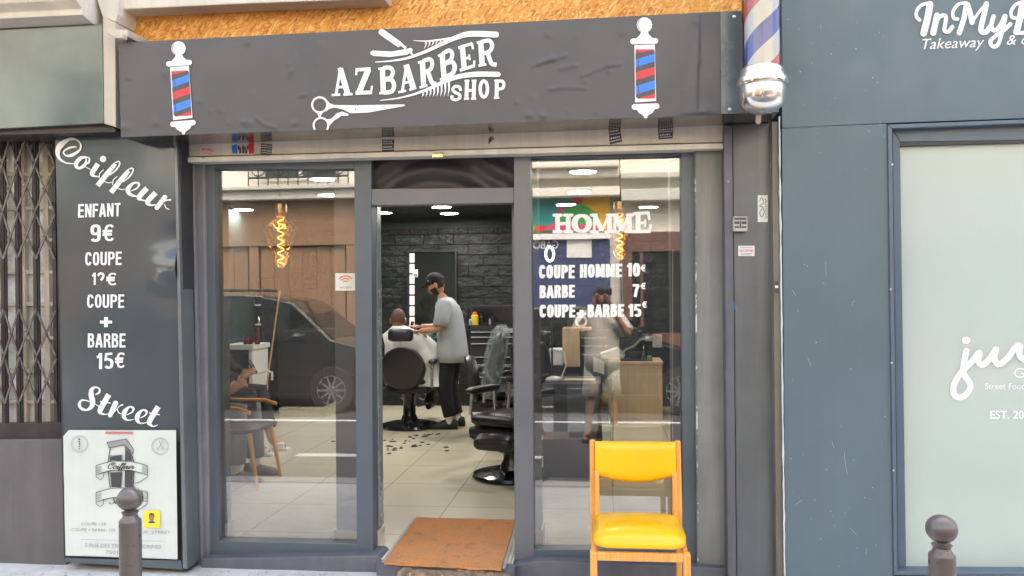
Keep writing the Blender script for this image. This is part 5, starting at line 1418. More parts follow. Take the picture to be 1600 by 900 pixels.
def hdir(v, chin=1.0):
    x, y, z = v
    X, Y, Z = x*.076, y*.096, z*.118
    if z < -.1: X *= 1 - .28*min(1, (-z-.1)/.8); 
    if z < -.3 and y < 0: Y *= .8
    if y > 0:
        Y += .024*math.exp(-(x/.15)**2 - ((z+.18)/.17)**2) - .010*math.exp(-((abs(x)-.40)/.17)**2 - ((z-.05)/.13)**2)
        Y += .006*math.exp(-((z-.22)/.12)**2 - (x/.6)**2) + .010*math.exp(-(x/.3)**2 - ((z+.82)/.2)**2) + .006*math.exp(-(x/.28)**2 - ((z+.5)/.08)**2)
    return Vector((X, Y, Z))
def head(mb, c, M3, eye=1, lip=2):
    n, m = 32, 24; vs = []; fs = []
    for i in range(m+1):
        th = PI*i/m
        for k in range(n):
            a = 2*PI*k/n; vs.append(Vector(c) + M3 @ hdir((max(math.sin(th),1e-4)*math.cos(a), max(math.sin(th),1e-4)*math.sin(a), math.cos(th))))
    for i in range(m):
        for k in range(n): fs.append((i*n+k, (i+1)*n+k, (i+1)*n+(k+1)%n, i*n+(k+1)%n))
    mb.add(vs, fs, 0)
    for s in (-1, 1):
        mb.ell(Vector(c) + M3 @ Vector((s*.030, .083, .006)), (.013,.008,.007), 10, 6, eye, M3)
        mb.ell(Vector(c) + M3 @ Vector((s*.080, -.008, -.010)), (.013,.021,.033), 10, 8, 0, M3)
    mb.ell(Vector(c) + M3 @ Vector((0, .092, -.058)), (.024,.009,.009), 12, 6, lip, M3)
def shell(mb, c, M3, off, pred, mi=0, n=40, m=30):
    vs = []; fs = []
    for i in range(m+1):
        th = PI*i/m
        for k in range(n):
            a = 2*PI*k/n; v = (max(math.sin(th),1e-4)*math.cos(a), max(math.sin(th),1e-4)*math.sin(a), math.cos(th))
            vs.append((v, Vector(c) + M3 @ (hdir(v) + Vector(v)*off)))
    keep = []
    for i in range(m):
        for k in range(n):
            f = (i*n+k, (i+1)*n+k, (i+1)*n+(k+1)%n, i*n+(k+1)%n)
            ce = [sum(vs[q][0][j] for q in f)/4 for j in range(3)]
            if pred(*ce): keep.append(f)
    used = sorted({q for f in keep for q in f}); mp = {q: i for i, q in enumerate(used)}
    out = [vs[q][1] for q in used]; inn = [Vector(c) + M3 @ (hdir(vs[q][0]) * .96) for q in used]; N = len(used)
    fs = [tuple(mp[q] for q in f) for f in keep]
    ed = {}
    for f in fs:
        for a, b in zip(f, f[1:]+f[:1]): ed[(a, b)] = 1
    side = [(b, a, a+N, b+N) for a, b in ed if (b, a) not in ed]
    mb.add(out+inn, fs + [tuple(q+N for q in reversed(f)) for f in fs] + side, mi)
def rings(spec, n=24):
    """spec: (cx, cy, z, rx, ry)"""
    return [[(cx + rx*math.cos(2*PI*k/n)*(1), cy + ry*math.sin(2*PI*k/n), z) for k in range(n)] for cx, cy, z, rx, ry in spec]
def wrinkle(mb, amt=.009, f=8):
    for v in mb.v:
        v += Vector((amt*mnoise.noise(v*f), amt*mnoise.noise(v*f+Vector((5,0,0))), 0))
def shoe(mb, a, d, L=.29, mi=0, h=.10):
    a = Vector(a); d = Vector((d[0], d[1], 0)).normalized(); s = Vector((-d.y, d.x, 0))
    rg = []
    for t, w, z1 in ((-.30,.030,.06),(-.27,.036,h),(-.1,.040,h+.01),(.1,.046,h*.98),(.35,.050,h*.78),(.55,.046,h*.6),(.68,.028,h*.36),(.71,.012,.02)):
        c = a + d*t*L
        rg.append([c + s*w*math.cos(q*PI/6) + Vector((0,0,z1/2+z1/2*math.sin(q*PI/6))) for q in range(12)])
    mb.loft(rg, mi)
MSK = lambda m: [m, flat('eye', (.03,.025,.02), .2), flat('lips', S(150,88,78), .5)]

def human(name_label, loc, rotz, J, mats, hc, htilt, arms=True):
    """J: joints in the figure's own frame (facing +y), heights above its floor"""
    p = thing('person', name_label, 'person', loc, rotz)
    nd = {k: (*J[k][:3], J[k][3]) for k in J}
    ed = [('pelvis','spine'),('spine','chest'),('chest','neck'),('neck','skull')]
    for s in 'lr':
        ed += [('chest','sh'+s),('sh'+s,'el'+s),('el'+s,'wr'+s),('pelvis','hip'+s),('hip'+s,'kn'+s),('kn'+s,'an'+s),('an'+s,'toe'+s)]
    vs, fs = skin(nd, ed, 'pelvis')
    mb = MB(); mb.add(vs, fs)
    M3 = Matrix.Rotation(htilt[1], 3, 'Z') @ Matrix.Rotation(-htilt[0], 3, 'X')
    head(mb, hc, M3)
    return p, mb, M3
def joints(**kw):
    d = dict(pelvis=(0,0,.90,.125), spine=(0,0,1.08,.115), chest=(0,0,1.28,.125), neck=(0,.01,1.43,.055), skull=(0,.03,1.52,.05),
             shl=(-.17,0,1.38,.058), shr=(.17,0,1.38,.058), ell=(-.22,-.02,1.10,.042), elr=(.22,-.02,1.10,.042), wrl=(-.22,.05,.86,.027), wrr=(.22,.05,.86,.027),
             hipl=(-.09,0,.86,.088), hipr=(.09,0,.86,.088), knl=(-.10,.02,.47,.056), knr=(.10,.02,.47,.056), anl=(-.11,-.03,.08,.036), anr=(.11,-.03,.08,.036),
             toel=(-.12,.12,.035,.03), toer=(.12,.12,.035,.03)); d.update(kw); return d

# barber
bz = Q(703, 668, FZ)
J = joints(pelvis=(0,-.02,.84,.12), spine=(0,-.02,1.02,.115), chest=(0,.0,1.20,.12), neck=(0,.06,1.36,.055), skull=(0,.105,1.44,.05),
    shl=(-.18,.02,1.30,.056), shr=(.18,.02,1.30,.056), ell=(-.235,.05,1.05,.042), elr=(.235,.10,1.06,.042), wrl=(-.13,.30,1.03,.027), wrr=(.08,.33,1.07,.027),
    hipl=(-.09,-.02,.80,.088), hipr=(.09,-.02,.80,.088), knl=(-.11,.03,.44,.056), knr=(.10,.0,.44,.056), anl=(-.12,-.02,.08,.036), anr=(.10,-.06,.08,.036), toel=(-.13,.09,.035,.018), toer=(.11,.05,.035,.018))
hc = Vector((0,.135,1.515))
pb_, mb, M3 = human('barber in a grey t-shirt and black cap cutting hair', (bz.x, bz.y, FZ), PI/2, J, None, hc, (.42, 0))
hand(mb, J['wrl'][:3], (.35,.9,-.05), (0,.1,1), 1, .5); hand(mb, J['wrr'][:3], (-.3,.9,.0), (.2,0,1), -1, .7)
mb.build('body', MSK(M['skin1']), pb_, smooth=180, local=True)
mb = MB()
mb.loft(rings([(0,-.035,.70,.212,.170),(0,-.035,.80,.210,.168),(0,-.03,.95,.198,.153),(0,-.02,1.08,.195,.145),(0,-.005,1.20,.20,.145),(0,.015,1.29,.19,.125),(0,.03,1.345,.13,.09),(0,.05,1.375,.078,.068)]))
for s, e in (('l',-1),('r',1)):
    a, b = Vector(J['sh'+s][:3]), Vector(J['el'+s][:3]); mb.tube([a+Vector((-e*.07,0,.0)), a+Vector((0,0,-.0)), a.lerp(b,.5), a.lerp(b,.86)], [.085,.085,.080,.084], 16)
wrinkle(mb); mb.build('t_shirt', M['tee'], pb_, smooth=180, local=True)
mb = MB(); mb.loft(rings([(0,-.02,.70,.165,.13),(0,-.02,.86,.165,.125),(0,-.02,.95,.155,.12)]))
for s in 'lr':
    h, k, a = [Vector(J[q+s][:3]) for q in ('hip','kn','an')]; mb.tube([h+Vector((0,0,.05)), h.lerp(k,.3), k, k.lerp(a,.5), a+Vector((0,0,.055))], [.088,.088,.075,.068,.062], 16)
wrinkle(mb); mb.build('trousers', M['blackcloth'], pb_, smooth=180, local=True)
for s in 'lr':
    mb = MB(); a = Vector(J['an'+s][:3]); shoe(mb, (a.x, a.y, 0), (0,1)); sh = mb.build('shoe', M['blkmat'], pb_, smooth=50, local=True)
    MB().tube([a+Vector((0,0,-.02)), a+Vector((0,0,.085))], .043, 14).build('sock', M['sock'], pb_, smooth=50, local=True)
mb = MB(); shell(mb, hc, M3, .006, lambda x, y, z: z > -.45 and (y < .15 or z > .3) and not (y > -.1 and z < .15)); mb.build('hair', M['hair'], pb_, smooth=180, local=True)
mb = MB(); shell(mb, hc, M3, .010, lambda x, y, z: z < -.10 and y > -.02 and not (y > .30 and z > -.60 and abs(x) < .62) and not (z > -.25 and y > .2)); mb.build('beard', M['hair'], pb_, smooth=180, local=True)
mb = MB(); shell(mb, hc, M3, .020, lambda x, y, z: z > .22)
rg = []
for t in range(13):
    a = PI*t/12; rg.append((hc + M3 @ Vector((.078*math.cos(a), .075+.095*math.sin(a), .040-.012*math.sin(a)))))
rg2 = [hc + M3 @ Vector((.078*math.cos(PI*t/12), .06+.02*math.sin(PI*t/12), .046)) for t in range(13)]
mb.add(rg+rg2+[p+M3@Vector((0,0,.006)) for p in rg+rg2], [(i,i+1,14+i,13+i) for i in range(12)] + [(26+i,39+i,40+i,27+i) for i in range(12)] + [(i,26+i,27+i,i+1) for i in range(12)])
cp = mb.build('cap', M['blackcloth'], pb_, smooth=50, local=True)
mb = MB(); mb.ell(hc + M3 @ Vector((-.074,.045,.062)), (.006,.014,.012), 8, 6, 0, M3); mb.build('cap_badge', M['steel'], cp, local=True)

# clipper held by the barber
cl = thing('hair_clipper', 'black hair clipper in the hand of the barber', 'clipper', Vector((bz.x, bz.y, FZ)) + Matrix.Rotation(PI/2, 3, 'Z') @ Vector((.03, .41, 1.06)))
mb = MB(); mb.lathe([(.012,-.07),(.019,-.06),(.021,0),(.018,.05),(.02,.07)], (0,0,0), 14, M=Matrix.Rotation(-.5, 3, 'X')); mb.build('clipper_body', M['blkmat'], cl, smooth=50, local=True)
mb = MB(); mb.box((-.018,-.006,.07),(.018,.006,.085)); 
for v in mb.v: v.xyz = Matrix.Rotation(-.5, 3, 'X') @ v
mb.build('blade', M['steel'], cl, local=True)

# customer under the cape
cz = Vector((A0.x, A0.y, FZ))
J = joints(pelvis=(0,-.12,.60,.13), spine=(0,-.14,.76,.12), chest=(0,-.16,.92,.12), neck=(0,-.14,1.05,.055), skull=(0,-.12,1.10,.05), shl=(-.18,-.15,.98,.056), shr=(.18,-.15,.98,.056),
    ell=(-.20,-.02,.74,.04), elr=(.20,-.02,.74,.04), wrl=(-.12,.16,.66,.027), wrr=(.12,.16,.66,.027), hipl=(-.1,-.06,.60,.09), hipr=(.1,-.06,.60,.09), knl=(-.13,.34,.60,.058), knr=(.13,.34,.60,.058),
    anl=(-.12,.40,.20,.036), anr=(.12,.40,.20,.036), toel=(-.12,.52,.15,.03), toer=(.12,.52,.15,.03))
hx = P(622, 500, A0.y-.04); hc = Vector((hx.x-A0.x, -.03, hx.z-FZ))
dx = hc.x
for k in J: J[k] = (J[k][0], J[k][1]+.09, *J[k][2:])
J['chest'] = (*J['chest'][:3], .10); J['spine'] = (*J['spine'][:3], .10)
for k in ('neck','skull'): J[k] = (dx*.8, *J[k][1:])
J['chest'] = (dx*.5, *J['chest'][1:])
pc_, mb, M3 = human('seated customer seen from behind under a white barber cape', (cz.x, cz.y, FZ), 0, J, None, hc, (.1, 0))
hand(mb, J['wrl'][:3], (.3,1,0), (0,0,1), 1, .4); hand(mb, J['wrr'][:3], (-.3,1,0), (0,0,1), -1, .4)
mb.build('body', MSK(M['skin2']), pc_, smooth=180, local=True)
mb = MB(); shell(mb, hc, M3, .005, lambda x, y, z: z > -.35 and (y < .2 or z > .35)); mb.build('hair', M['hairbrown'], pc_, smooth=180, local=True)
mb = MB()
rg = rings([(dx*.9,-.045,1.085,.068,.068),(dx*.7,-.05,1.045,.13,.10),(dx*.4,-.05,.99,.235,.15),(.02,.02,.88,.285,.215),(.05,.09,.76,.33,.29),(.08,.13,.64,.36,.34),(.11,.15,.52,.38,.38),(.12,.15,.45,.385,.39)], 48)
for i, r in enumerate(rg):
    for k in range(48):
        a = 2*PI*k/48; f = .018*(i/7)*math.sin(a*9+i*.4) + .012*(i/7)*math.sin(a*5)
        v = Vector(r[k]); r[k] = v + Vector((math.cos(a), math.sin(a), 0))*f
        # the back of the cape is tucked between sitter and backrest
        if math.sin(a) < -.3 and i > 2: r[k].y = max(r[k].y, -.19)
mb.loft(rg, caps=False)
mb.build('barber_cape', M['cape'], pc_, smooth=180, local=True, recalc=False)
mb = MB()
for s in 'lr':
    h, k, a = [Vector(J[q+s][:3]) for q in ('hip','kn','an')]; mb.tube([h, h.lerp(k,.5), k, k.lerp(a,.5), a], [.10,.09,.075,.066,.06], 14)
mb.build('trousers', M['blackcloth'], pc_, smooth=180, local=True)
for s in 'lr':
    mb = MB(); a = J['an'+s]; shoe(mb, (a[0], a[1], a[2]-.07), (0,1)); mb.build('shoe', M['blkmat'], pc_, smooth=50, local=True)
# patterned towel
tw = MB(); c = P(677, 536, 4.5); vs = []; n = 14
for j in range(n+1):
    for i in range(n+1):
        u, v = i/n-.5, j/n
        vs.append(c + Vector((u*.20+.03*math.sin(v*3), .05*math.sin(u*14+v*2)-.05+.03*v, .14-.30*v+.02*math.sin(u*9))))
tw.add(vs, [(j*(n+1)+i, j*(n+1)+i+1, (j+1)*(n+1)+i+1, (j+1)*(n+1)+i) for j in range(n) for i in range(n)])
t = NT('teal_patterned_cloth'); nn = t.noise(16, 3, .5, None, 1.5); t.bsdf(t.ramp(nn, [(.42, S(40,70,72)), (.47, S(150,190,182)), (.56, S(160,196,188)), (.6, S(30,50,54))]), .8)
o = tw.build('towel', t.mat, smooth=180); sm = o.modifiers.new('s', 'SOLIDIFY'); sm.thickness = .006; tag(o, 'teal patterned towel draped over the armrest between barber and customer', 'towel')

# waiting seats and the two people on them
def wait_chair(x, y, rot, label):
    c = thing('waiting_chair', label, 'chair', (x, y, FZ), rot, group='waiting chairs')
    mb = MB(); rslab(mb, .46, .45, .06, .05, T((0,0,.43)), .01); mb.build('seat', M['blkmat'], c, smooth=60, local=True)
    mb = MB(); rslab(mb, .46, .30, .05, .05, T((0,-.24,.68), rx=PI/2-.15), .01); mb.build('backrest', M['blkmat'], c, smooth=60, local=True)
    for sx in (-1, 1):
        for sy in (-1, 1):
            MB().tube([(sx*.2, sy*.17+(0 if sy > 0 else -.03), .41), (sx*.225, sy*.24, 0)], [.019,.012], 10).build('leg', M['beech'], c, smooth=60, local=True)
        MB().tube([(sx*.24, -.2, .60), (sx*.25, .1, .60), (sx*.25, .2, .57)], .014, 8).build('arm', M['beech'], c, smooth=60, local=True)
    return c
q = Q(401, 767, FZ)
wait_chair(q.x-.24, q.y+.24, -PI/2, 'wooden legged waiting chair nearest the left window')
wait_chair(-3.5, 2.75, -PI/2, 'wooden legged waiting chair farther from the left window')
def seated(label, x, y, rot, top, bottom, shoes, hands=True, sh=0):
    J = joints(pelvis=(0,-.05,.54,.13), spine=(0,-.06,.72,.12), chest=(0,-.03,.92,.125), neck=(0,.01,1.07,.055), skull=(0,.05,1.14,.05), shl=(-.18,-.02,1.01,.056), shr=(.18,-.02,1.01,.056),
        ell=(-.24,.06,.77,.042), elr=(.24,.06,.77,.042), wrl=(-.08,.30,.70,.028), wrr=(.08,.32,.68,.028), hipl=(-.1,0,.53,.09), hipr=(.1,0,.53,.09), knl=(-.13,.42,.52,.06), knr=(.13,.42,.52,.06),
        anl=(-.13,.44+sh,.08,.036), anr=(.13,.40+sh,.08,.036), toel=(-.14,(.58 if shoes != 'shoe' else .52)+sh,.035,.03 if shoes != 'shoe' else .018), toer=(.14,(.54 if shoes != 'shoe' else .48)+sh,.035,.03 if shoes != 'shoe' else .018))
    hc = Vector((0,.07,1.22))
    p, mb, M3 = human(label, (x, y, FZ), rot, J, None, hc, (.35, 0))
    hand(mb, J['wrl'][:3], (.5,.8,.3), (-.5,0,.8), 1, .6); hand(mb, J['wrr'][:3], (-.3,.8,.6), (.6,0,.5), -1, .5)
    mb.build('body', MSK(M['skin1']), p, smooth=180, local=True)
    mb = MB(); shell(mb, hc, M3, .010, lambda x, y, z: z > -.4 and (y < .1 or z > .35)); mb.build('hair', M['hair'], p, smooth=180, local=True)
    mb = MB(); mb.loft(rings([(0,-.05,.52,.20,.16),(0,-.06,.70,.20,.15),(0,-.03,.90,.20,.145),(0,-.02,1.0,.18,.12),(0,.0,1.06,.09,.075)]))
    for s in 'lr':
        a, b, w = [Vector(J[k+s][:3]) for k in ('sh','el','wr')]; mb.tube([a, a.lerp(b,.5), b, b.lerp(w,.5), w.lerp(b,.08)], [.08,.07,.062,.052,.042], 14)
    wrinkle(mb); mb.build('jacket', top, p, smooth=180, local=True)
    mb = MB()
    for s in 'lr':
        h, k, a = [Vector(J[q+s][:3]) for q in ('hip','kn','an')]; end = a + Vector((0,0,.06)) if shoes == 'shoe' else k.lerp(a, .72)
        mb.tube([h-Vector((0,.1,0)), h.lerp(k,.4), k+Vector((0,.01,.01)), k.lerp(end,.5), end], [.11,.10,.082,.075,.07], 16)
    wrinkle(mb); mb.build('trousers', bottom, p, smooth=180, local=True)
    for s in 'lr':
        a = Vector(J['an'+s][:3])
        if shoes == 'shoe':
            mb = MB(); shoe(mb, (a.x, a.y, 0), (0,1), .29, h=.09); mb.build('shoe', pbr('worn_sneaker', S(120,108,96), .8, var=.3, vs=20), p, smooth=50, local=True)
            MB().tube([a+Vector((0,0,-.02)), a+Vector((0,0,.14))], .044, 12).build('sock', M['sock'], p, smooth=50, local=True)
        else:
            mb = MB(); mb.loft([[(a.x+xx*.048, a.y+t, zz) for xx, zz in ((-1,0),(1,0),(1,.022),(-1,.022))] for t in (-.09, .0, .1, .17)])
            mb.loft([[(a.x+r*math.cos(PI*k/8), a.y+t, .02+r*1.05*math.sin(PI*k/8)) for k in range(9)] for t, r in ((.06,.056),(.13,.052))])
            mb.build('slide', M['whitepl'], p, smooth=50, local=True)
    return p
seated('seated person in dark clothes and white slides holding a phone, half hidden by the pillar', -3.58, 2.80, -PI/2, M['blackcloth'], M['blackcloth'], 'slide', sh=.08)
seated('seated person in grey trousers and worn sneakers, mostly hidden by the pillar', -3.22, 1.78, -PI/2, M['blackcloth'], M['greycloth'], 'shoe')
ph = thing('phone', 'small dark phone held by the seated person in slides', 'phone', (-3.18, 2.80, .90))
mb = MB(); mb.box((-.006,-.036,-.07),(.006,.036,.07)); 
for v in mb.v: v.xyz = Matrix.Rotation(-.5, 3, 'Y') @ v
mb.build('phone_body', M['blkgloss'], ph, bevel=.004, local=True)
# broom
bs = thing('broom', 'thin wooden broom handle leaning by the dark display cabinet', 'broom', Q(409, 668, FZ))
b0, b1_ = Q(409, 668, FZ), P(437, 455, 4.4)
MB().tube([b0+Vector((0,0,.06)), b1_], .009, 10).build('handle', M['stick'], bs)
MB().box(b0+Vector((-.14,-.025,.0)), b0+Vector((.14,.025,.07))).build('brush_head', M['rubber'], bs, bevel=.01)

# display cabinet, console and platform on the left
Yd = 4.9
dc = thing('display_cabinet', 'black glass fronted display cabinet behind the waiting people', 'cabinet', (P(385, 560, Yd).x, Yd, FZ+.0))
xa, xb = XL+.005, P(411, 560, Yd).x; zt2 = P(385, 436, Yd).z
MB().box((xa, Yd, FZ), (xb, Yd+.45, zt2)).build('carcass', M['blkmat'], dc, bevel=.01)
for y in (478, 508): MB().box((xa+.03, Yd-.09, P(385, y, Yd).z), (xb-.02, Yd-.002, P(385, y-2.2, Yd).z)).build('shelf', M['whitepl'], dc)
mb = MB(); mb.tube([P(404,495,Yd-.03), P(405,500,Yd-.05), P(404,507,Yd-.03)], .008); mb.build('handle', M['steel'], dc)
for i, x in enumerate((372, 384, 391, 397)): 
    zz = P(385, 475.8, Yd).z
    p = P(x, 475, Yd-.05); o = thing('bottle', ['small perfume bottle at the left of the cabinet shelf','small perfume bottle second on the cabinet shelf','small perfume bottle third on the cabinet shelf','small perfume bottle at the right of the cabinet shelf'][i], 'bottle', (p.x, Yd-.05, zz), group='bottles on the cabinet shelf')
    MB().lathe([(.016,0),(.018,.02),(.016,.045),(.007,.052),(.007,.07)], (p.x, Yd-.05, zz), 14).build('bottle_body', M['clear'], o, smooth=40)
cs = thing('console', 'low white console in front of the dark display cabinet', 'console', (P(392, 600, 4.0).x, 4.2, FZ))
xa, xb = XL+.005, P(396, 560, 4.0).x; zt3 = P(390, 539, 4.0).z
MB().box((xa, 4.0, zt3-.05), (xb, 4.45, zt3)).build('top', M['whitepl'], cs, bevel=.004)
MB().box((xb-.06, 4.02, FZ), (xb-.02, 4.43, zt3-.052)).build('side_panel', M['whitepl'], cs, bevel=.003); MB().box((xa, 4.06, FZ), (xb-.065, 4.43, zt3-.052)).build('front_panel', M['blkmat'], cs)
mb = MB(); mb.tube([Vector((xb-.02, 4.15, zt3-.32)), Vector((xb+.10, 4.12, zt3-.28)), Vector((xb+.16, 4.10, zt3-.30)), Vector((xb+.16, 4.10, zt3-.38))], .012); o = mb.build('wall_hook', M['whitepl'], smooth=60); tag(o, 'white curved hook on the side of the white console', 'hook')
for i, x in enumerate((388, 402)):
    p = P(x, 537, 4.12); o = thing('bottle', ['dark red jar at the left on the white console','tall dark red bottle at the right on the white console'][i], 'bottle', (p.x, 4.12, zt3))
    MB().lathe([(.05-.02*i,0),(.05-.02*i,.05+.08*i),(.02,.08+.10*i)], (p.x, 4.12, zt3), 16).build('bottle_body', flat('dark_red_plastic', S(100,30,36), .3), o, smooth=40)
pf = thing('platform', 'low dark platform with a cream tiled front along the rear wall', 'platform', (-3.2, 5.2, FZ))
MB().box((P(437, 650, 5.0).x, 4.98, FZ), (P(513, 650, 5.0).x, 5.9, FZ+.10)).build('tiled_front', M['skirt'], pf)
MB().box((P(440, 650, 5.2).x, 5.1, FZ+.103), (P(510, 650, 5.2).x, 5.9, FZ+1.0)).build('dark_counter', M['blkmat'], pf, bevel=.01)

# price window interior: oak desk, drawer boxes, counter, ring light, sockets
Yk = 4.9
dk = thing('reception_desk', 'light oak reception desk seen through the price window', 'desk', (P(990, 652, Yk).x, Yk+.3, FZ))
xa, xb = P(945, 600, Yk).x, P(1035, 600, Yk).x; zt4 = P(990, 565, Yk).z
MB().box((xa, Yk, FZ), (xb, Yk+.025, zt4-.03)).build('front_panel', M['lightwood'], dk); MB().box((xa-.01, Yk-.01, zt4-.03), (xb+.01, Yk+.6, zt4)).build('top', M['lightwood'], dk, bevel=.003)
MB().box((xa, Yk+.03, FZ), (xa+.025, Yk+.58, zt4-.03)).build('side_panel', M['lightwood'], dk); MB().box((xb-.025, Yk+.03, FZ), (xb, Yk+.58, zt4-.03)).build('side_panel', M['lightwood'], dk)
o = MB().box((xa+.18, Yk+.05, zt4), (xb-.14, Yk+.45, zt4+.012)).build('desk_mat', M['blkmat'], bevel=.003); tag(o, 'black mat lying on the oak desk', 'mat')
def bottle_on(px, Y, z, h, w, m, label):
    p = P(px, 550, Y); o = thing('bottle', label, 'bottle', (p.x, Y, z)); MB().lathe([(w,0),(w,h*.62),(w*.5,h*.74)], (p.x, Y, z), 18).build('bottle_body', m, o, smooth=40)
    MB().lathe([(w*.45,h*.74),(w*.45,h)], (p.x, Y, z), 14).build('cap', M['blkmat'], o, smooth=40)
bottle_on(1006, Yk+.2, zt4+.012, .22, .035, M['clear'], 'clear bottle on the black mat of the oak desk'); bottle_on(993, Yk+.25, zt4+.012, .12, .07, M['blkmat'], 'squat black bowl bottle on the black desk mat'); bottle_on(1015, Yk+.1, zt4, .08, .03, flat('green_bottle', S(90,130,80)), 'small green bottle at the right on the oak desk')
Yh = 4.6
hb = thing('wall_cabinet', 'narrow oak cabinet beside the oak desk, under the ring light', 'cabinet', (P(890, 545, Yh).x, Yh, FZ))
MB().box((P(879, 540, Yh).x, Yh, P(890, 573, Yh).z), (P(906, 540, Yh).x, Yh+.35, P(890, 517, Yh).z)).build('door', M['lightwood'], hb, bevel=.003)
MB().box((P(879, 540, Yh).x, Yh-.0, P(890, 516.5, Yh).z), (P(924, 540, Yh).x, Yh+.38, P(890, 513, Yh).z)).build('top', M['lightwood'], hb)
MB().box((P(907, 540, Yh).x, Yh+.02, FZ), (P(950, 540, Yh).x, Yh+.38, P(890, 517, Yh).z)).build('drawer_block', M['blkmat'], hb, bevel=.006)
for y in (527, 540, 553): MB().box((P(908, 540, Yh).x, Yh-.012, P(890, y+2, Yh).z), (P(948, 540, Yh).x, Yh+.017, P(890, y, Yh).z)).build('handle', M['steel'], hb)
MB().box((P(880, 540, Yh).x, Yh+.05, FZ), (P(905, 540, Yh).x, Yh+.33, P(890, 574, Yh).z)).build('plinth', M['blkmat'], hb)
o = MB().box((P(857, 540, 4.4).x, 4.4, P(870, 571, 4.4).z), (P(878, 540, 4.4).x, 4.7, P(870, 546, 4.4).z)).build('storage_box', M['whitepl'], bevel=.006); tag(o, 'white storage box beside the narrow oak cabinet', 'box')
stn = MB().box((P(854, 540, 4.4).x, 4.38, FZ), (P(881, 540, 4.4).x, 4.75, P(870, 571.2, 4.4).z)).build('side_stand', M['blkmat'], bevel=.006); tag(stn, 'black stand carrying the white storage box', 'stand')
bottle_on(891, Yh+.15, P(890, 513, Yh).z, .22, .045, M['clear'], 'clear pump bottle on the narrow oak cabinet')
o = thing('round_board', 'round white and blue disc leaning on the oak cabinet top', 'disc', (P(908, 505, Yh+.2).x, Yh+.2, P(890, 513, Yh).z)); r = .07
mb = MB(); mb.lathe([(r,0),(r,.012)], (P(908,505,Yh+.2).x, Yh+.2, P(890,513,Yh).z+r), 30, M=Matrix.Rotation(PI/2-.1,3,'X')); mb.build('disc', M['whitepl'], o)
mb = MB(); mb.lathe([(r*.6,.013),(r*.6,.015)], (P(908,505,Yh+.2).x, Yh+.2, P(890,513,Yh).z+r), 30, M=Matrix.Rotation(PI/2-.1,3,'X')); mb.build('disc_centre', M['pblue'], o)
# ring light
Yg = 3.9
rl = thing('ring_light', 'glowing white ring light on a thin stand behind the price list', 'ring light', Q(858, 690, FZ) if False else (P(862, 500, Yg).x, Yg, FZ))
cx = P(859, 397, Yg); R3 = Matrix.Rotation(.7, 3, 'Z')
MB().tube([cx + R3 @ Vector((.050*math.cos(a*PI/18), 0, .070*math.sin(a*PI/18))) for a in range(36)], .013, 10, closed=True).build('ring', M['ring'], rl, smooth=180)
mb = MB(); mb.tube([cx-Vector((0,0,.10)), Vector((P(862,500,Yg).x, Yg, .95)), Vector((P(862,500,Yg).x, Yg, FZ))], .010)
for k in range(3): mb.tube([Vector((P(862,500,Yg).x, Yg, .45)), Vector((P(862,500,Yg).x+.25*math.cos(k*2.1), Yg+.25*math.sin(k*2.1), FZ))], .008)
mb.build('stand', M['blkmat'], rl)
# black counter with clear screen
ct = thing('window_counter', 'low black counter with a clear curved screen inside the price window', 'counter', (P(890, 650, 1.9).x, 2.1, FZ))
xa, xb = P(847, 620, 1.9).x, P(944, 620, 1.9).x; zc2 = P(890, 600, 1.9).z
MB().box((xa, 1.95, FZ), (xb-.02, 2.5, zc2-.0)).build('counter_body', M['blkmat'], ct, bevel=.01)
mb = MB(); pr2 = [(xa, zc2-.30), (xa, zc2+.03)] + [(xb-.08+.13*math.sin(t*PI/16), zc2+.03-.13*(1-math.cos(t*PI/16))) for t in range(9)] + [(xb+.05, zc2-.42), (xa, zc2-.42)]
mb.prism([(x, 1.90, z) for x, z in pr2[1:]], (0, .008, 0)); mb.build('clear_screen', M['clear'], ct)
o = thing('mouse', 'white computer mouse on the low black counter', 'mouse', (P(866, 598, 2.05).x, 2.05, zc2)); mb = MB(); mb.ell((P(866,598,2.05).x, 2.05, zc2+.012), (.07,.05,.035), 18, 12); mb.build('shell', M['whitepl'], o, smooth=180)
mb = MB(); xx = P(866,598,2.05).x; mb.tube([Vector((xx+.05,2.1,zc2+.02)), Vector((xx+.09,2.15,zc2+.12)), Vector((xx+.07,2.2,zc2+.22)), Vector((xx-.02,2.25,zc2+.24)), Vector((xx-.14,2.3,zc2+.21))], .006); mb.build('cord', M['whitepl'], o, smooth=60)
o = MB().box((P(882, 597, 2.1).x, 2.05, zc2), (P(930, 597, 2.1).x, 2.2, zc2+.012)).build('magazine', M['lightwood']); tag(o, 'flat pale magazine on the low black counter', 'magazine')
# hanging white tub and socket block by the glass
Yt = 1.2
tb = thing('waste_tub', 'white plastic tub with a tilted lid hanging inside the price window', 'tub', P(958, 575, Yt))
c1, c2_ = P(957, 562, Yt), P(957, 592, Yt); s_ = (Yt+4.55)/1.0/F
MB().lathe([(.8*10*s_, c2_.z), (11*s_, c1.z), (12*s_, c1.z+.002)], (c1.x, Yt, 0), 24).build('tub_body', M['film'], tb, smooth=50)
mb = MB(); mb.px([(938,553),(965,544),(977,554),(975,560),(940,560)], Yt-.09, .16); mb.build('lid', M['whitepl'], tb, bevel=.004)
mb = MB(); mb.px([(927,557),(944,566),(944,585),(927,580)], Yt-.02, .02); mb.build('flap', M['whitepl'], tb, bevel=.002)
mb = MB(); mb.tube([P(x, y, .055) for x, y in cat([(958,590),(958,640),(957,700),(958,760)], 4)], .005, 6); mb.tube([P(958,600,.06), P(957.5,590,Yt*.5), P(957,588,Yt)], .004, 6); mb.build('hanger', M['film'], tb)
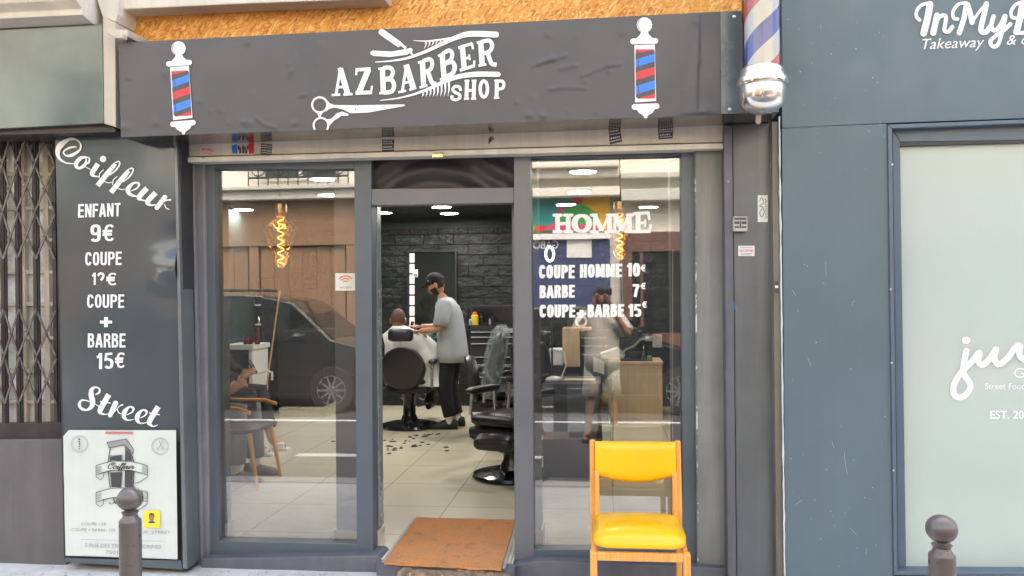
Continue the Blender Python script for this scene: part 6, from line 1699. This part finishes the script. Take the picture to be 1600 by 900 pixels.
so = thing('socket_block', 'white power socket block with a cable inside the price window', 'socket', P(1027, 533, .10))
MB().pxr(1020, 523, 1034.5, 543, .06, .05).build('socket', M['whitepl'], so, bevel=.004)
mb = MB(); mb.pxr(1008, 526, 1020, 533, .07, .025); mb.build('plug', M['whitepl'], so, bevel=.003)
mb = MB(); mb.tube([P(x, y, Y) for x, y, Y in ((1008,529,.082),(1000,531,.10),(990,541,.3),(978,546,.8),(972,552,1.1))], .006, 8); mb.build('cord', M['whitepl'], so, smooth=180)
mb = MB(); mb.tube([P(1051, y, .058) for y in range(390, 856, 30)], .0025, 6); o = mb.build('cable', M['whitepl']); tag(o, 'thin pale cable running down the right side of the price window', 'cable')

# ================================================================== CARS ACROSS THE STREET (mirrored in the panes)
def car(label, xc, yc, L, H, paint, rot, van=False):
    c = thing('parked_car', label, 'car', (xc, yc, -.12), rot, group='cars parked across the street')
    W = .88; zb = .95 if van else .90
    if van: side = [(-.5,.28),(-.5,.75),(-.485,zb),(-.47,1.45),(-.43,H-.06),(-.36,H),(.05,H),(.17,H-.12),(.305,zb+.08),(.43,zb-.06),(.485,.72),(.5,.5),(.495,.28)]
    else: side = [(-.5,.28),(-.5,.72),(-.47,zb),(-.42,1.18),(-.33,H-.05),(-.22,H),(.0,H),(.10,H-.07),(.245,zb+.06),(.40,zb-.10),(.475,.68),(.5,.5),(.495,.28)]
    pr = [(x*L, z) for x, z in side]
    rg = []
    for f, ins in ((-1,.10),(-.93,.03),(-.8,0),(.8,0),(.93,.03),(1,.10)):
        rg.append([(x*(1-ins*.15), f*W*(1-.20*max(0, (z-zb)/(H-zb))), z if z < .4 else z-ins*.25*(z-.28)) for x, z in pr])
    mb = MB(); mb.loft(rg); mb.build('body', paint, c, smooth=35, local=True)
    def yy(z, s): return s*(W*(1-.20*max(0, (z-zb)/(H-zb)))+.004)
    for s in (-1, 1):
        top = H-.12
        wins = [[(-.40*L if van else -.36*L, zb+.05),(-.39*L if van else -.31*L, top),(-.16*L, top+.03),(-.16*L, zb+.05)], [(-.145*L, zb+.05),(-.145*L, top+.03),(.03*L, top+.02),(.04*L, zb+.05)], [(.055*L, zb+.05),(.045*L, top+.02),(.08*L, top-.02),(.225*L, zb+.10),(.22*L, zb+.05)]]
        for w in wins:
            mb = MB(); mb.prism([(x, yy(z, s), z) for x, z in w], (0, s*.004, 0)); mb.build('window', M['carglass'], c, local=True)
        mb = MB()
        for x in (-.15*L, .05*L): mb.box((x-.10, s*(W+.004), zb-.12), (x+.06, s*(W+.03), zb-.09))
        mb.box((-.45*L, s*(W+.002), .52), (.42*L, s*(W+.008), .56)); mb.build('door_trim', M['blkmat'], c, local=True)
        mb = MB(); mb.ell((.20*L, s*(W+.06), zb+.12), (.08,.09,.07), 14, 10); mb.build('mirror', paint, c, smooth=180, local=True)
        for x in (-.31*L, .31*L):
            mb = MB(); Rx = Matrix.Rotation(PI/2, 3, 'X')
            mb.lathe([(.20,-.10),(.31,-.10),(.325,-.06),(.325,.06),(.31,.10),(.20,.10)], (x, s*(W-.06), .325), 36, M=Rx); wl = mb.build('wheel', M['rubber'], c, smooth=40, local=True)
            mb = MB(); yo = s*(W+.042)
            for k in range(10):
                a = 2*PI*k/10; d = Vector((math.cos(a), 0, math.sin(a))); t_ = Vector((-math.sin(a), 0, math.cos(a)))
                o_ = Vector((x, yo, .325)); mb.prism([o_+d*.04-t_*.018, o_+d*.20-t_*.012, o_+d*.20+t_*.012, o_+d*.04+t_*.018], (0, -s*.02, 0))
            mb.lathe([(.05,-.012),(.05,.012)], (x, yo, .325), 16, M=Rx); mb.lathe([(.195,-.012),(.205,-.012),(.205,.012),(.195,.012)], (x, yo, .325), 36, M=Rx, caps=False); mb.build('rim', M['steel'], wl, local=True)
        if van:
            MB().tube([(-.36*L, s*.62, H+.05), (-.2*L, s*.64, H+.07), (.0*L, s*.62, H+.05)], .02).build('roof_rail', M['blkmat'], c, local=True)
        mb = MB(); mb.ell((.455*L, s*.60, .68), (.12,.18,.08), 14, 10); mb.build('headlight', M['clear'], c, smooth=180, local=True)
        mb = MB(); mb.ell((-.49*L, s*.70, .85), (.05,.12,.14), 12, 8); mb.build('tail_light', flat('tail_red', S(120,20,22), .2), c, smooth=180, local=True)
    mb = MB(); mb.prism([(.10*L if not van else .165*L, -.62, H-.08-.05*van), (.10*L if not van else .165*L, .62, H-.08-.05*van), (.25*L if not van else .30*L, .74, zb+.09), (.25*L if not van else .30*L, -.74, zb+.09)], (.012, 0, .012)); mb.build('windscreen', M['carglass'], c, local=True)
    return c
car('dark people carrier with roof rails reflected in the left window', -5.2, -7.75, 4.5, 1.68, M['carblack'], 0, True)
car('dark blue hatchback reflected in the price window', -.30, -7.75, 4.2, 1.46, M['carblue'], 0)

# photographer standing in the road, seen mirrored in the price window
J = joints(ell=(-.30,.12,1.17,.042), elr=(.30,.12,1.17,.042), wrl=(-.10,.24,1.50,.028), wrr=(.10,.24,1.50,.028), knl=(-.13,.02,.48,.058), anl=(-.17,-.02,.08,.036), toel=(-.20,.12,.035,.03), knr=(.11,.03,.48,.058), anr=(.13,.0,.08,.036), toer=(.16,.14,.035,.03))
hc = Vector((0,.05,1.60))
px_, mb, M3 = human('person in a pale t-shirt and shorts taking the picture, mirrored in the price window', (-.04, -4.86, -.115), 0, J, None, hc, (.05, 0))
hand(mb, J['wrl'][:3], (.35,.2,1), (-.6,-.3,.2), -1, .5); hand(mb, J['wrr'][:3], (-.35,.2,1), (.6,-.3,.2), 1, .5)
mb.build('body', MSK(M['skin2']), px_, smooth=180, local=True)
mb = MB(); shell(mb, hc, M3, .014, lambda x, y, z: z > -.35 and (y < .1 or z > .38)); mb.build('hair', M['hair'], px_, smooth=180, local=True)
mb = MB(); shell(mb, hc, M3, .010, lambda x, y, z: z < -.15 and y > -.05 and not (y > .4 and z > -.42 and abs(x) < .5)); mb.build('beard', M['hair'], px_, smooth=180, local=True)
mb = MB(); mb.loft(rings([(0,.0,.80,.20,.155),(0,0,.95,.195,.15),(0,0,1.10,.19,.14),(0,0,1.28,.20,.14),(0,0,1.36,.185,.115),(0,.0,1.41,.12,.085),(0,.01,1.44,.075,.066)]))
for s, e in (('l',-1),('r',1)):
    a, b = Vector(J['sh'+s][:3]), Vector(J['el'+s][:3]); mb.tube([a+Vector((-e*.07,0,0)), a, a.lerp(b,.5), a.lerp(b,.8)], [.088,.085,.082,.086], 16)
wrinkle(mb); mb.build('t_shirt', M['teebeige'], px_, smooth=180, local=True)
mb = MB(); mb.loft(rings([(0,0,.74,.175,.135),(0,0,.88,.175,.135),(0,0,.98,.16,.125)]))
for s in 'lr':
    h, k = Vector(J['hip'+s][:3]), Vector(J['kn'+s][:3]); mb.tube([h+Vector((0,0,.05)), h.lerp(k,.4), h.lerp(k,.95)], [.105,.10,.10], 16)
wrinkle(mb); mb.build('shorts', pbr('pale_shorts', S(190,186,178), .9), px_, smooth=180, local=True)
for s in 'lr':
    a = Vector(J['an'+s][:3]); mb = MB(); mb.loft([[(a.x+xx*.05, a.y+t, zz) for xx, zz in ((-1,-.004),(1,-.004),(1,.022),(-1,.022))] for t in (-.09, .0, .1, .19)])
    mb.loft([[(a.x+r*math.cos(PI*k/8), a.y+t, .02+r*1.1*math.sin(PI*k/8)) for k in range(9)] for t, r in ((.05,.058),(.13,.054))]); mb.build('slide', M['blkmat'], px_, smooth=50, local=True)
ph = thing('phone', 'dark phone held up by the mirrored photographer', 'phone', (-.0, -4.60, 1.545))
MB().box((-.075,-.004,-.037), (.075,.004,.037)).build('phone_body', M['blkgloss'], ph, bevel=.003, local=True)

# ================================================================== LIGHT, SKY, CAMERA
w = bpy.data.worlds.new('World'); scn.world = w; w.use_nodes = True
nt = w.node_tree; nt.nodes.clear()
out = nt.nodes.new('ShaderNodeOutputWorld'); bg = nt.nodes.new('ShaderNodeBackground'); sky = nt.nodes.new('ShaderNodeTexSky')
SUN_EL, SUN_AZ = math.radians(52), math.radians(20)   # the sun stands behind the shop, so the front is in open shade
sky.sky_type = 'NISHITA'; sky.sun_disc = False; sky.sun_elevation = SUN_EL; sky.sun_rotation = SUN_AZ; sky.air_density = 1.6; sky.dust_density = 5; sky.ozone_density = .6
bg.inputs[1].default_value = .15
nt.links.new(sky.outputs[0], bg.inputs[0]); nt.links.new(bg.outputs[0], out.inputs[0])
sl = bpy.data.lights.new('sun', 'SUN'); sl.energy = 0.55; sl.angle = math.radians(12); sl.color = (1, .95, .88)
so_ = bpy.data.objects.new('sun', sl); COL.objects.link(so_); so_.location = (0, 0, 20)
dvec = -Vector((math.cos(SUN_EL)*math.sin(SUN_AZ), math.cos(SUN_EL)*math.cos(SUN_AZ), math.sin(SUN_EL)))
so_.rotation_euler = dvec.to_track_quat('-Z', 'Y').to_euler()
cd = bpy.data.cameras.new('camera'); co = bpy.data.objects.new('camera', cd); COL.objects.link(co)
cd.sensor_width = 36; cd.lens = F/1600*36; cd.clip_start = .02; cd.clip_end = 300
Mx = Matrix((RT, UP, -fw)).transposed().to_4x4(); Mx.translation = CAM
co.matrix_world = Mx
scn.camera = co
scn.view_settings.view_transform = 'Standard'; scn.view_settings.look = 'None'; scn.view_settings.gamma = 1; scn.view_settings.use_curve_mapping = False
scn.view_settings.use_white_balance = True; scn.view_settings.white_balance_temperature = 6650; scn.view_settings.white_balance_tint = 13
scn.view_settings.exposure = 2.45
scn.cycles.use_denoising = True
scn.cycles.max_bounces = 10; scn.cycles.transparent_max_bounces = 24; scn.cycles.sample_clamp_indirect = 6
scn.cycles.caustics_reflective = False; scn.cycles.caustics_refractive = False
bpy.context.view_layer.update()
